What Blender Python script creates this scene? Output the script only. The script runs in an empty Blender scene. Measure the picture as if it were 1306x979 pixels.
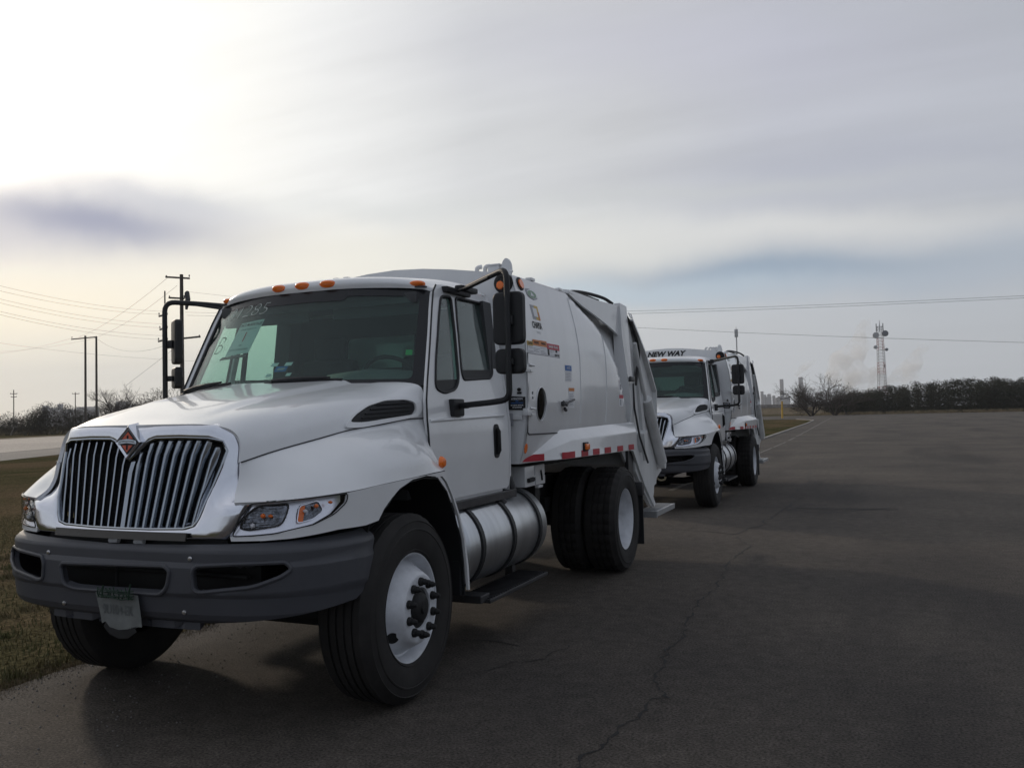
import bpy, bmesh, math, random
from math import radians as rad, sin, cos, pi
from mathutils import Vector, Matrix
from mathutils.geometry import tessellate_polygon
from mathutils.bvhtree import BVHTree
random.seed(7)
S = bpy.context.scene
COL = S.collection

# ------------------------------------------------------------------ camera
CAM = Vector((3.508, -4.353, 1.555)); YAW = .4333; PIT = .0445; ROLL = -.0226; FPX = 1135.0
Fh = Vector((-sin(YAW), cos(YAW), 0)); R0 = Vector((cos(YAW), sin(YAW), 0)); ZZ = Vector((0, 0, 1))
FW = Fh*cos(PIT) + ZZ*sin(PIT); U0 = -Fh*sin(PIT) + ZZ*cos(PIT)
RT = R0*cos(ROLL) + U0*sin(ROLL); UP = U0*cos(ROLL) - R0*sin(ROLL)
cd = bpy.data.cameras.new('camera'); cam = bpy.data.objects.new('camera', cd); COL.objects.link(cam)
M = Matrix((RT, UP, -FW)).transposed().to_4x4(); M.translation = CAM; cam.matrix_world = M
cd.sensor_width = 36; cd.lens = 36*FPX/1306; cd.shift_x = (653-598)/1306; cd.shift_y = -(489.5-480)/1306
cd.clip_start = .05; cd.clip_end = 9000
S.camera = cam
def pdir(u, v): return (FW + RT*((u-598)/FPX) - UP*((v-480)/FPX)).normalized()
def far(u, d):                                      # ground point at distance d in the direction of column u
    r = FW + RT*((u-598)/FPX); r.z = 0; r.normalize(); return Vector((CAM.x+r.x*d, CAM.y+r.y*d, 0))

# ------------------------------------------------------------------ world and sun
S.view_settings.view_transform = 'Standard'; S.view_settings.look = 'None'
S.cycles.volume_bounces = 12; S.view_settings.exposure = 0; S.view_settings.gamma = 1
SUN_AZ, SUN_EL = rad(58), rad(18)                   # azimuth from +Y towards -X
SD = Vector((-sin(SUN_AZ)*cos(SUN_EL), cos(SUN_AZ)*cos(SUN_EL), sin(SUN_EL)))
W = bpy.data.worlds.new('World'); S.world = W; W.use_nodes = True
nt = W.node_tree; nt.nodes.clear()
def N(t, **k):
    n = nt.nodes.new(t)
    for a, b in k.items(): setattr(n, a, b)
    return n
def L(a, b): nt.links.new(a, b)
def mth(op, a, b=None, c=None, clamp=False):
    n = N('ShaderNodeMath', operation=op, use_clamp=clamp)
    for i, x in enumerate((a, b, c)):
        if x is None: continue
        if isinstance(x, (int, float)): n.inputs[i].default_value = x
        else: L(x, n.inputs[i])
    return n.outputs[0]
def vm(op, a, b=None):
    n = N('ShaderNodeVectorMath', operation=op)
    for i, x in enumerate((a, b)):
        if x is None: continue
        if isinstance(x, (tuple, Vector)): n.inputs[i].default_value = x
        else: L(x, n.inputs[i])
    return n.outputs['Value'] if op in ('DOT_PRODUCT', 'LENGTH') else n.outputs[0]
def mixc(f, a, b):
    n = N('ShaderNodeMix', data_type='RGBA')
    for s, x in ((n.inputs[0], f), (n.inputs[6], a), (n.inputs[7], b)):
        if isinstance(x, (int, float)): s.default_value = x
        elif isinstance(x, tuple): s.default_value = (*x, 1)
        else: L(x, s)
    return n.outputs[2]
def ramp(x, pts):
    n = N('ShaderNodeValToRGB'); cr = n.color_ramp; L(x, n.inputs[0])
    while len(cr.elements) < len(pts): cr.elements.new(.5)
    for e, (p, c) in zip(cr.elements, pts): e.position = p; e.color = (*c, 1)
    return n.outputs[0]
def noise(vec, scale, detail=4, rough=.55, dist=0):
    n = N('ShaderNodeTexNoise'); n.inputs['Scale'].default_value = scale; n.inputs['Detail'].default_value = detail
    n.inputs['Roughness'].default_value = rough; n.inputs['Distortion'].default_value = dist; L(vec, n.inputs['Vector']); return n.outputs[0]
dirv = vm('NORMALIZE', N('ShaderNodeTexCoord').outputs['Generated'])
sep = N('ShaderNodeSeparateXYZ'); L(dirv, sep.inputs[0])
dz = mth('MAXIMUM', sep.outputs[2], 0.0)
sky = N('ShaderNodeTexSky', sky_type='NISHITA', sun_disc=False, sun_elevation=SUN_EL, sun_rotation=-SUN_AZ)
# cloud sheet seen in perspective: direction divided by height gives streaks that flatten towards the horizon
inv = mth('DIVIDE', 1.0, mth('ADD', dz, .10))
cm = N('ShaderNodeCombineXYZ'); L(mth('MULTIPLY', sep.outputs[0], inv), cm.inputs[0]); L(mth('MULTIPLY', sep.outputs[1], inv), cm.inputs[1])
cp = N('ShaderNodeMapping'); cp.inputs['Rotation'].default_value = (0, 0, rad(24)); cp.inputs['Scale'].default_value = (.34, .9, 1); L(cm.outputs[0], cp.inputs[0])
cp2 = N('ShaderNodeMapping'); cp2.inputs['Rotation'].default_value = (0, 0, rad(38)); cp2.inputs['Scale'].default_value = (.55, 3.4, 1); L(cm.outputs[0], cp2.inputs[0])
n1 = noise(cp.outputs[0], 1.1, 5, .5, .6); n2 = noise(cp.outputs[0], 3.2, 5, .55, .3)
ca = vm('DOT_PRODUCT', dirv, tuple(SD))             # cosine of the angle from the sun
sunf = mth('MULTIPLY', mth('ADD', ca, 1.0), .5)
base = ramp(sunf, [(0.0, (.30, .33, .39)), (.55, (.38, .41, .47)), (.75, (.46, .48, .53)), (.82, (.50, .515, .57)), (.875, (.59, .60, .62)), (.924, (.68, .69, .70)), (.961, (.93, .93, .91)), (.985, (1.12, 1.10, 1.03)), (1.0, (1.6, 1.5, 1.34))])
n3 = noise(cp2.outputs[0], 1.0, 7, .6, .25)
tex = mth('ADD', .60, mth('ADD', mth('MULTIPLY', n1, .34), mth('ADD', mth('MULTIPLY', n2, .18), mth('MULTIPLY', n3, .27))))
cl = vm('MULTIPLY', base, None); cl_n = cl.node; cx = N('ShaderNodeCombineXYZ')
for i in range(3): L(tex, cx.inputs[i])
L(cx.outputs[0], cl_n.inputs[1])
# horizon band: paler and warmer towards the sun, blue grey away from it
hz = ramp(dz, [(0.0, (1, 1, 1)), (.10, (.75, .75, .75)), (.24, (0, 0, 0))])
hcol = ramp(sunf, [(0.0, (.33, .37, .43)), (.75, (.47, .51, .55)), (.88, (.57, .60, .62)), (.955, (.67, .67, .63)), (.99, (.72, .69, .59)), (1.0, (.84, .77, .62))])
c = mixc(mth('MULTIPLY', hz, .85), cl, hcol)
wob = mth('MULTIPLY', mth('SUBTRACT', noise(dirv, 7.0, 4, .5), .5), .05)
def blob(c, u, v, su, sv, col, amt, tilt=0.0):
    d = pdir(u, v); r = d.cross(ZZ).normalized(); up = r.cross(d).normalized()
    t = math.tan(tilt)
    a = vm('DOT_PRODUCT', dirv, tuple(r)); b = mth('ADD', vm('DOT_PRODUCT', dirv, tuple(up)), wob)
    b = mth('SUBTRACT', b, mth('MULTIPLY', a, t))
    q = mth('ADD', mth('POWER', mth('ABSOLUTE', mth('DIVIDE', a, su/FPX)), 2.0), mth('POWER', mth('ABSOLUTE', mth('DIVIDE', b, sv/FPX)), 2.0))
    m = mth('MULTIPLY', mth('EXPONENT', mth('MULTIPLY', q, -1.0)), amt)
    m = mth('MULTIPLY', m, mth('GREATER_THAN', vm('DOT_PRODUCT', dirv, tuple(d)), 0.0))
    return mixc(m, c, col)
c = blob(c, 330, 335, 360, 50, (1.02, .97, .83), .85, rad(-2))
c = blob(c, 40, 390, 230, 50, (1.06, .96, .76), .9, 0)
c = blob(c, 640, 325, 360, 40, (.84, .83, .76), .6, 0)
c = blob(c, 110, 278, 165, 32, (.27, .30, .43), 1.0, rad(-4))
c = blob(c, -130, 300, 170, 34, (.44, .45, .55), .8, rad(3))
c = blob(c, 215, 255, 110, 20, (.44, .46, .56), .6, rad(-8))
c = blob(c, 520, 268, 300, 20, (.72, .74, .73), .5, rad(-3))
c = blob(c, 990, 346, 230, 22, (.24, .33, .44), .95, rad(-1))
c = blob(c, 850, 372, 260, 16, (.40, .50, .60), .6, 0)
c = blob(c, 1230, 350, 190, 24, (.38, .44, .52), .6, 0)
c = blob(c, 1100, 215, 210, 34, (.40, .42, .50), .55, rad(-4))
c = blob(c, 760, 372, 190, 14, (.48, .58, .66), .6, 0)
c = blob(c, 860, 60, 300, 60, (.50, .50, .60), .45, rad(-8))
c = blob(c, 1000, 290, 260, 18, (.74, .74, .72), .6, rad(-2))
c = blob(c, 900, 243, 260, 12, (.58, .60, .60), .5, rad(-1))
bg1 = N('ShaderNodeBackground'); L(c, bg1.inputs[0]); bg1.inputs[1].default_value = 1.13
bg2 = N('ShaderNodeBackground'); L(sky.outputs[0], bg2.inputs[0]); bg2.inputs[1].default_value = 0.05
mx = N('ShaderNodeMixShader'); mx.inputs[0].default_value = .08; L(bg1.outputs[0], mx.inputs[1]); L(bg2.outputs[0], mx.inputs[2])
wo = N('ShaderNodeOutputWorld'); L(mx.outputs[0], wo.inputs[0])
sl = bpy.data.lights.new('sun', 'SUN'); sl.energy = 1.35; sl.angle = rad(4); sl.color = (1, .86, .70)
so = bpy.data.objects.new('sun', sl); COL.objects.link(so); so.rotation_euler = SD.to_track_quat('Z', 'Y').to_euler(); so.location = SD*60

# ------------------------------------------------------------------ materials
def mat(name, col, rough=.5, metal=0, coat=0, var=0, vscale=3.0, bump=0, bscale=60, spec=.5, col2=None, trans=0, ior=1.45, emit=None, stretch=None, detail=5):
    m = bpy.data.materials.new(name); m.use_nodes = True; t = m.node_tree; p = t.nodes['Principled BSDF']
    p.inputs['Base Color'].default_value = (*col, 1); p.inputs['Roughness'].default_value = rough; p.inputs['Metallic'].default_value = metal
    p.inputs['Coat Weight'].default_value = coat; p.inputs['Coat Roughness'].default_value = .06; p.inputs['Specular IOR Level'].default_value = spec
    p.inputs['Transmission Weight'].default_value = trans; p.inputs['IOR'].default_value = ior
    if emit: p.inputs['Emission Color'].default_value = (*emit[0], 1); p.inputs['Emission Strength'].default_value = emit[1]
    if var or bump or col2:
        tc = t.nodes.new('ShaderNodeTexCoord'); mp = t.nodes.new('ShaderNodeMapping'); t.links.new(tc.outputs['Object'], mp.inputs[0])
        if stretch: mp.inputs['Scale'].default_value = stretch
    if var or col2:
        n = t.nodes.new('ShaderNodeTexNoise'); n.inputs['Scale'].default_value = vscale; n.inputs['Detail'].default_value = detail; n.inputs['Roughness'].default_value = .6
        t.links.new(mp.outputs[0], n.inputs[0])
        r = t.nodes.new('ShaderNodeValToRGB'); r.color_ramp.elements[0].position = .35; r.color_ramp.elements[1].position = .65
        c2 = col2 or tuple(x*(1-var) for x in col)
        r.color_ramp.elements[0].color = (*c2, 1); r.color_ramp.elements[1].color = (*col, 1)
        t.links.new(n.outputs[0], r.inputs[0]); t.links.new(r.outputs[0], p.inputs['Base Color'])
    if bump:
        n = t.nodes.new('ShaderNodeTexNoise'); n.inputs['Scale'].default_value = bscale; n.inputs['Detail'].default_value = 4
        t.links.new(mp.outputs[0], n.inputs[0]); b = t.nodes.new('ShaderNodeBump'); b.inputs['Strength'].default_value = bump; b.inputs['Distance'].default_value = .01
        t.links.new(n.outputs[0], b.inputs['Height']); t.links.new(b.outputs[0], p.inputs['Normal'])
    return m
def glassmat(name, tint, ior=1.5, rough=0.0, haze=0.0, hcol=(.5, .6, .58)):
    m = bpy.data.materials.new(name); m.use_nodes = True; t = m.node_tree; t.nodes.clear()
    o = t.nodes.new('ShaderNodeOutputMaterial'); tr = t.nodes.new('ShaderNodeBsdfTransparent'); tr.inputs[0].default_value = (*tint, 1)
    g = t.nodes.new('ShaderNodeBsdfGlossy'); g.inputs['Roughness'].default_value = rough
    lw = t.nodes.new('ShaderNodeLayerWeight'); lw.inputs[0].default_value = .5
    pw = t.nodes.new('ShaderNodeMath'); pw.operation = 'POWER'; pw.inputs[1].default_value = 4.0; t.links.new(lw.outputs['Facing'], pw.inputs[0])
    f = t.nodes.new('ShaderNodeMath'); f.operation = 'MULTIPLY_ADD'; f.inputs[1].default_value = .9; f.inputs[2].default_value = .035; t.links.new(pw.outputs[0], f.inputs[0])
    x = t.nodes.new('ShaderNodeMixShader'); t.links.new(f.outputs[0], x.inputs[0]); t.links.new(tr.outputs[0], x.inputs[1]); t.links.new(g.outputs[0], x.inputs[2])
    out = x
    if haze:
        d = t.nodes.new('ShaderNodeBsdfDiffuse'); d.inputs[0].default_value = (*hcol, 1)
        y = t.nodes.new('ShaderNodeMixShader'); y.inputs[0].default_value = haze; t.links.new(x.outputs[0], y.inputs[1]); t.links.new(d.outputs[0], y.inputs[2]); out = y
    t.links.new(out.outputs[0], o.inputs[0]); return m
PAINT = mat('white_paint', (.80, .81, .82), .30, coat=.7, var=.06, vscale=2.2, bump=.012, bscale=7)
BODYP = mat('white_body_paint', (.74, .75, .76), .28, coat=.75, var=.11, vscale=1.6, bump=.02, bscale=4, stretch=(1, 1.6, .45), detail=9)
TAILP = mat('white_tailgate_paint', (.70, .71, .71), .42, coat=.15, var=.18, vscale=2.5, stretch=(1, 1.5, .5), detail=9)
CHROME = mat('chrome', (.80, .82, .88), .16, 1, var=.10, vscale=3)
CHROMED = mat('bar_chrome', (.42, .45, .49), .13, 1)
BLACKP = mat('black_plastic', (.016, .017, .019), .55)
BUMP = mat('grey_bumper_plastic', (.062, .064, .074), .50, var=.10, vscale=4, bump=.06, bscale=260)
RUB = mat('tyre_rubber', (.023, .021, .020), .78, var=.45, vscale=7, bump=.1, bscale=120)
DARK = mat('black_chassis', (.013, .013, .014), .65, var=.4, vscale=5)
ALU = mat('brushed_aluminium', (.62, .64, .66), .34, .95, var=.20, vscale=2.0, bump=.04, bscale=30, stretch=(1, 4, 1))
RIM = mat('white_wheel_paint', (.70, .72, .76), .38, coat=.2, var=.28, vscale=6, detail=8)
TANK = ALU
ORANGE = mat('amber_lens', (.92, .19, .018), .22, coat=.6)
REDT = mat('red_reflective_tape', (.42, .012, .03), .35)
WHT = mat('silver_reflective_tape', (.72, .73, .76), .35)
LENSW = mat('headlamp_reflector', (.26, .28, .31), .18, .85, var=.75, vscale=38)
LENSC = mat('headlamp_tray', (.90, .92, .97), .28, .75)
LENSG = glassmat('headlamp_lens', (.99, .99, 1.0), 1.45)
WIND = glassmat('windshield_glass', (.76, .90, .85), 1.52, 0, .014, (.35, .45, .46))
SIDEG = glassmat('side_glass', (.82, .92, .89), 1.52, 0, .05, (.35, .42, .42))
FRIT = mat('black_glass_border', (.012, .013, .015), .25)
INT = mat('grey_cab_trim', (.06, .062, .066), .7)
SEAT = mat('black_seat_cloth', (.016, .017, .02), .8)
DASH = mat('grey_dashboard', (.11, .115, .12), .7)
PAPER = mat('paper', (.62, .68, .68), .8)
INK = mat('black_ink', (.02, .02, .022), .6)
REDI = mat('red_ink', (.55, .03, .05), .6)
WHI = mat('white_print', (.75, .76, .78), .5)
CHALK = mat('pale_grease_pencil', (.50, .55, .52), .8)
BLUE = mat('blue_print', (.03, .14, .42), .5)
OCHRE = mat('yellow_print', (.62, .42, .10), .5)
ORP = mat('orange_print', (.62, .22, .06), .5)
REDP = mat('red_print', (.50, .05, .08), .5)
GRNP = mat('green_print', (.18, .30, .20), .4)
GRNB = mat('green_sticker', (.02, .40, .10), .5)
GREYP = mat('grey_print', (.33, .34, .37), .5)
HOSE = mat('black_hose', (.012, .012, .013), .4)
MIRR = mat('mirror_glass', (.7, .72, .75), .03, 1)
EMBR = mat('emblem_red', (.60, .10, .05), .3)
PLATE = mat('licence_plate_sheet', (.17, .18, .175), .5, var=.25, vscale=14)
NET = mat('dark_green_cord', (.008, .030, .016), .7)
STEEL = mat('step_steel', (.10, .10, .105), .45, .8, var=.3, vscale=9)
GALV = mat('galvanised_step', (.48, .49, .50), .45, .7, var=.15, vscale=8)
SCREW = mat('screw_steel', (.6, .6, .62), .3, 1)

# ------------------------------------------------------------------ mesh helpers
def finish(bm, name, m, parent=None, smooth=35, rev=False):
    if rev: bmesh.ops.reverse_faces(bm, faces=bm.faces)
    me = bpy.data.meshes.new(name); bm.to_mesh(me); bm.free()
    if isinstance(m, (list, tuple)):
        for q in m: me.materials.append(q)
    else: me.materials.append(m)
    if smooth:
        me.shade_smooth(); me.set_sharp_from_angle(angle=rad(smooth))
    o = bpy.data.objects.new(name, me); COL.objects.link(o)
    if parent: o.parent = parent
    return o
def tag(o, label=None, cat=None, group=None, kind=None):
    for k, v in (('label', label), ('category', cat), ('group', group), ('kind', kind)):
        if v: o[k] = v
    return o
def empty(name, loc=(0, 0, 0), rz=0):
    o = bpy.data.objects.new(name, None); COL.objects.link(o); o.location = loc; o.rotation_euler = (0, 0, rz); o.empty_display_size = .2
    return o
def BM(): return bmesh.new()
def box(bm, x0, x1, y0, y1, z0, z1, bev=0, mat_=None, seg=2):
    r = bmesh.ops.create_cube(bm, size=1)
    vs = r['verts']
    for v in vs: v.co = Vector(((x0+x1)/2+v.co.x*(x1-x0), (y0+y1)/2+v.co.y*(y1-y0), (z0+z1)/2+v.co.z*(z1-z0)))
    if mat_ is not None: bmesh.ops.transform(bm, matrix=mat_, verts=vs)
    if bev:
        es = list({e for v in vs for e in v.link_edges}); bmesh.ops.bevel(bm, geom=es, offset=bev, segments=seg, profile=.6, affect='EDGES')
def tube(bm, pts, r, n=10, caps=True, closed=False):
    pts = [Vector(p) for p in pts]; rings = []
    K = len(pts)
    for i, p in enumerate(pts):
        a = pts[i-1] if (i or closed) else None; b = pts[(i+1) % K] if (i < K-1 or closed) else None
        d = ((b-p) if b else Vector()) + ((p-a) if a else Vector())
        if a and b: d = (b-p).normalized()+(p-a).normalized()
        d.normalize()
        if i == 0: u = d.orthogonal().normalized()
        else:
            u = (u - d*u.dot(d)); u = u.normalized() if u.length > 1e-6 else d.orthogonal().normalized()
        w = d.cross(u); rr = r[i] if isinstance(r, (list, tuple)) else r
        rings.append([bm.verts.new(p+u*cos(2*pi*k/n)*rr+w*sin(2*pi*k/n)*rr) for k in range(n)])
    m = K if closed else K-1
    for i in range(m):
        A, B = rings[i], rings[(i+1) % K]
        for k in range(n): bm.faces.new((A[k], A[(k+1) % n], B[(k+1) % n], B[k]))
    if caps and not closed:
        bm.faces.new(rings[0][::-1]); bm.faces.new(rings[-1])
def fillet(pts, r, n=5):
    pts = [Vector(p) for p in pts]; out = [pts[0]]
    for a, b, c_ in zip(pts, pts[1:], pts[2:]):
        d1 = (a-b); d2 = (c_-b); q = min(r, d1.length*.48, d2.length*.48); p1 = b+d1.normalized()*q; p2 = b+d2.normalized()*q
        for i in range(n+1):
            t = i/n; out.append(p1*(1-t)**2+b*2*t*(1-t)+p2*t*t)
    out.append(pts[-1]); return out
def lathe(bm, prof, n=48, axis='x', c=(0, 0, 0), mod=None, a0=0):
    """prof: [(offset along axis, radius)]"""
    rings = []
    for j, (o, r) in enumerate(prof):
        ring = []
        for k in range(n):
            a = a0+2*pi*k/n; rr = r+(mod(j, k) if mod else 0)
            if axis == 'x': p = (c[0]+o, c[1]+rr*cos(a), c[2]+rr*sin(a))
            elif axis == 'y': p = (c[0]+rr*cos(a), c[1]+o, c[2]+rr*sin(a))
            else: p = (c[0]+rr*cos(a), c[1]+rr*sin(a), c[2]+o)
            ring.append(bm.verts.new(p))
        rings.append(ring)
    for A, B in zip(rings, rings[1:]):
        for k in range(n): bm.faces.new((A[k], A[(k+1) % n], B[(k+1) % n], B[k]))
    for ring, rv in ((rings[0], 1), (rings[-1], 0)):
        if abs(prof[0 if rv else -1][1]) < 1e-4: bmesh.ops.pointmerge(bm, verts=ring, merge_co=ring[0].co.copy())
    bmesh.ops.recalc_face_normals(bm, faces=bm.faces)
def prism(bm, poly, ax, a, b):
    """extrude a 2D polygon along ax between a and b. poly in the remaining axes order (x,y),(x,z),(y,z)"""
    def P3(p, t): return {'x': (t, p[0], p[1]), 'y': (p[0], t, p[1]), 'z': (p[0], p[1], t)}[ax]
    A = [bm.verts.new(P3(p, a)) for p in poly]; B = [bm.verts.new(P3(p, b)) for p in poly]
    fs = [bm.faces.new(A), bm.faces.new(B[::-1])]
    for i in range(len(poly)): fs.append(bm.faces.new((A[i-1], A[i], B[i], B[i-1])))
    bmesh.ops.recalc_face_normals(bm, faces=fs)
    return fs
def cr(P, n):
    """Catmull-Rom through control tuples, n samples per span"""
    P = [Vector(p) for p in P]; out = []
    for i in range(len(P)-1):
        p0 = P[i-1] if i else P[0]*2-P[1]; p1, p2 = P[i], P[i+1]; p3 = P[i+2] if i+2 < len(P) else P[-1]*2-P[-2]
        for k in range(n):
            t = k/n; out.append(.5*((2*p1)+(p2-p0)*t+(2*p0-5*p1+4*p2-p3)*t*t+(3*p1-p0-3*p2+p3)*t**3))
    out.append(P[-1]); return out
def surf(bm, rows, nu=5, nv=5, post=None):
    R_ = [cr(r, nv) for r in rows]; cols = [cr([r[j] for r in R_], nu) for j in range(len(R_[0]))]
    G = [[bm.verts.new(post(cols[j][i]) if post else cols[j][i]) for j in range(len(cols))] for i in range(len(cols[0]))]
    for i in range(len(G)-1):
        for j in range(len(G[0])-1): bm.faces.new((G[i][j], G[i+1][j], G[i+1][j+1], G[i][j+1]))
    return G
def solid(bm, t):
    bm.normal_update(); vs = list(bm.verts); fs = list(bm.faces); be = [e for e in bm.edges if len(e.link_faces) == 1]
    mp = {v: bm.verts.new(v.co-v.normal*t) for v in vs}
    for f in fs:
        g = bm.faces.new([mp[v] for v in reversed(f.verts)]); g.material_index = f.material_index
    for e in be:
        f = e.link_faces[0]; l = [x for x in f.loops if x.edge == e][0]; a, b = l.vert, l.link_loop_next.vert
        g = bm.faces.new((b, a, mp[a], mp[b])); g.material_index = f.material_index
def panel(outer, holes, mapf, thick=.012, ca=(), cb=(), out=None, bm=None):
    """flat polygon with holes in (a,b), cut along a and b lines, bent by mapf into space and given thickness"""
    own = bm is None; b2 = BM()
    loops = [[Vector((a, b, 0)) for a, b in p] for p in [outer]+list(holes)]
    flat = [v for l in loops for v in l]; vs = [b2.verts.new(v) for v in flat]
    for t in tessellate_polygon(loops):
        try: b2.faces.new([vs[i] for i in t])
        except ValueError: pass
    for x in ca: bmesh.ops.bisect_plane(b2, geom=b2.verts[:]+b2.edges[:]+b2.faces[:], plane_co=(x, 0, 0), plane_no=(1, 0, 0))
    for x in cb: bmesh.ops.bisect_plane(b2, geom=b2.verts[:]+b2.edges[:]+b2.faces[:], plane_co=(0, x, 0), plane_no=(0, 1, 0))
    for v in b2.verts: v.co = Vector(mapf(v.co.x, v.co.y))
    bmesh.ops.recalc_face_normals(b2, faces=b2.faces); b2.normal_update()
    if out is not None:
        s = sum((f.normal.dot(Vector(out))*f.calc_area() for f in b2.faces), 0)
        if s < 0: bmesh.ops.reverse_faces(b2, faces=b2.faces)
    if thick: solid(b2, thick)
    return b2
def rng(a, b, n): return [a+(b-a)*i/n for i in range(n+1)]
def rpoly(pts, r, n=4):
    """round the corners of a closed polygon"""
    out = []; K = len(pts)
    for i in range(K):
        a, b, c_ = Vector(pts[i-1]), Vector(pts[i]), Vector(pts[(i+1) % K]); d1, d2 = a-b, c_-b
        q = min(r, d1.length*.45, d2.length*.45); p1 = b+d1.normalized()*q; p2 = b+d2.normalized()*q
        for k in range(n+1):
            t = k/n; p = p1*(1-t)**2+b*2*t*(1-t)+p2*t*t; out.append((p.x, p.y))
    return out
def ell(cx_, cy_, ra, rb, n=24): return [(cx_+ra*cos(2*pi*k/n), cy_+rb*sin(2*pi*k/n)) for k in range(n)]
def mirx(bm):
    for v in bm.verts: v.co.x = -v.co.x
    bmesh.ops.reverse_faces(bm, faces=bm.faces)
    return bm
def textbm(s, size, mapf, shear=0, bold=0, ext=0, align='CENTER', sx=1.0, res=3):
    cu = bpy.data.curves.new('t', 'FONT'); cu.body = s; cu.size = size; cu.shear = shear; cu.offset = bold; cu.align_x = align; cu.align_y = 'CENTER'; cu.resolution_u = res
    o = bpy.data.objects.new('t', cu); me = bpy.data.meshes.new_from_object(o); bm = BM(); bm.from_mesh(me)
    bpy.data.objects.remove(o); bpy.data.curves.remove(cu); bpy.data.meshes.remove(me)
    for v in bm.verts: v.co = Vector(mapf(v.co.x*sx, v.co.y))
    return bm
def polylen(P):
    s = [0]
    for a, b in zip(P, P[1:]): s.append(s[-1]+math.hypot(b[0]-a[0], b[1]-a[1]))
    return s
class Plan:
    """vertical surface over a plan curve; s is arc length, negative on the mirrored side"""
    def __init__(s, P):
        q = cr([(x, y, 0) for x, y in P], 8); s.P = [(v.x, v.y) for v in q]; s.S = polylen(s.P)
    def at(s, t):
        sg = -1 if t < 0 else 1; t = abs(t)
        for i in range(len(s.S)-1):
            if t <= s.S[i+1] or i == len(s.S)-2:
                k = (t-s.S[i])/(s.S[i+1]-s.S[i]); a, b = s.P[i], s.P[i+1]; dx, dy = b[0]-a[0], b[1]-a[1]; l = math.hypot(dx, dy)
                return (sg*(a[0]+dx*k), a[1]+dy*k), (sg*dy/l, -dx/l)
    def s_(s, x, y=None):
        sg = -1 if x < 0 else 1; x = abs(x)
        best = min(range(len(s.P)-1), key=lambda i: s._d(i, x, y)[0]); return sg*s._d(best, x, y)[1]
    def _d(s, i, x, y):
        a, b = s.P[i], s.P[i+1]
        if y is None: y = a[1]; 
        dx, dy = b[0]-a[0], b[1]-a[1]; k = max(0, min(1, ((x-a[0])*dx+(y-a[1])*dy)/(dx*dx+dy*dy)))
        return (math.hypot(a[0]+dx*k-x, a[1]+dy*k-y), s.S[i]+k*(s.S[i+1]-s.S[i]))
def lerpt(z, T):
    if z <= T[0][0]: return T[0][1]
    for (a, va), (b, vb) in zip(T, T[1:]):
        if z <= b: return va+(vb-va)*(z-a)/(b-a)
    return T[-1][1]

# ------------------------------------------------------------------ the refuse truck (front axle at y=0, nose towards -y, its left side at +x)
BPL = Plan([(0, -1.05), (.4, -1.035), (.65, -1.0), (.82, -.945), (.95, -.85), (1.04, -.70), (1.095, -.50), (1.115, -.38), (1.125, -.2)])
FPL = Plan([(0, -1.0), (.3, -.985), (.62, -.955), (.80, -.91), (.92, -.83), (1.02, -.70), (1.09, -.48), (1.13, -.15), (1.14, .15), (1.14, .8)])
GPL = Plan([(0, -.99), (.2, -.985), (.45, -.965), (.6, -.945), (.72, -.922)])
def fmap(a, b, off=0):
    (x, y), (nx, ny) = FPL.at(a); return (x+nx*off, y+ny*off, b)
def sidex(z): return lerpt(z, [(1.0, .998), (1.3, 1.012), (1.5, 1.008), (1.56, .998), (1.75, .977), (2.1, .928), (2.4, .878), (2.5, .85)])
def doormap(off=0): return lambda a, b: (sidex(b)+off, a, b)
def bodyx(z): return lerpt(z, [(1.15, 1.03), (1.26, 1.07), (1.46, 1.105), (1.63, 1.119), (1.84, 1.122), (2.0, 1.12), (2.13, 1.112), (2.31, 1.085), (2.45, 1.052), (2.62, 1.01), (2.8, .96)])
def curvez(y): return lerpt(y, [(3.14, 2.62), (3.54, 2.476), (3.78, 2.405), (4.01, 2.285), (4.38, 1.99), (4.67, 1.60), (4.8, 1.3)])
def skin(y, z, off=0):
    x = bodyx(z)
    if y > 3.14:
        d = z-curvez(y)
        if d > 0: x -= min(.11, d*.65)
    return x+off
def bodymap(off=0): return lambda a, b: (skin(a, b, off), a, b)
ZC = [1.1+.1*i for i in range(17)]

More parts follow.
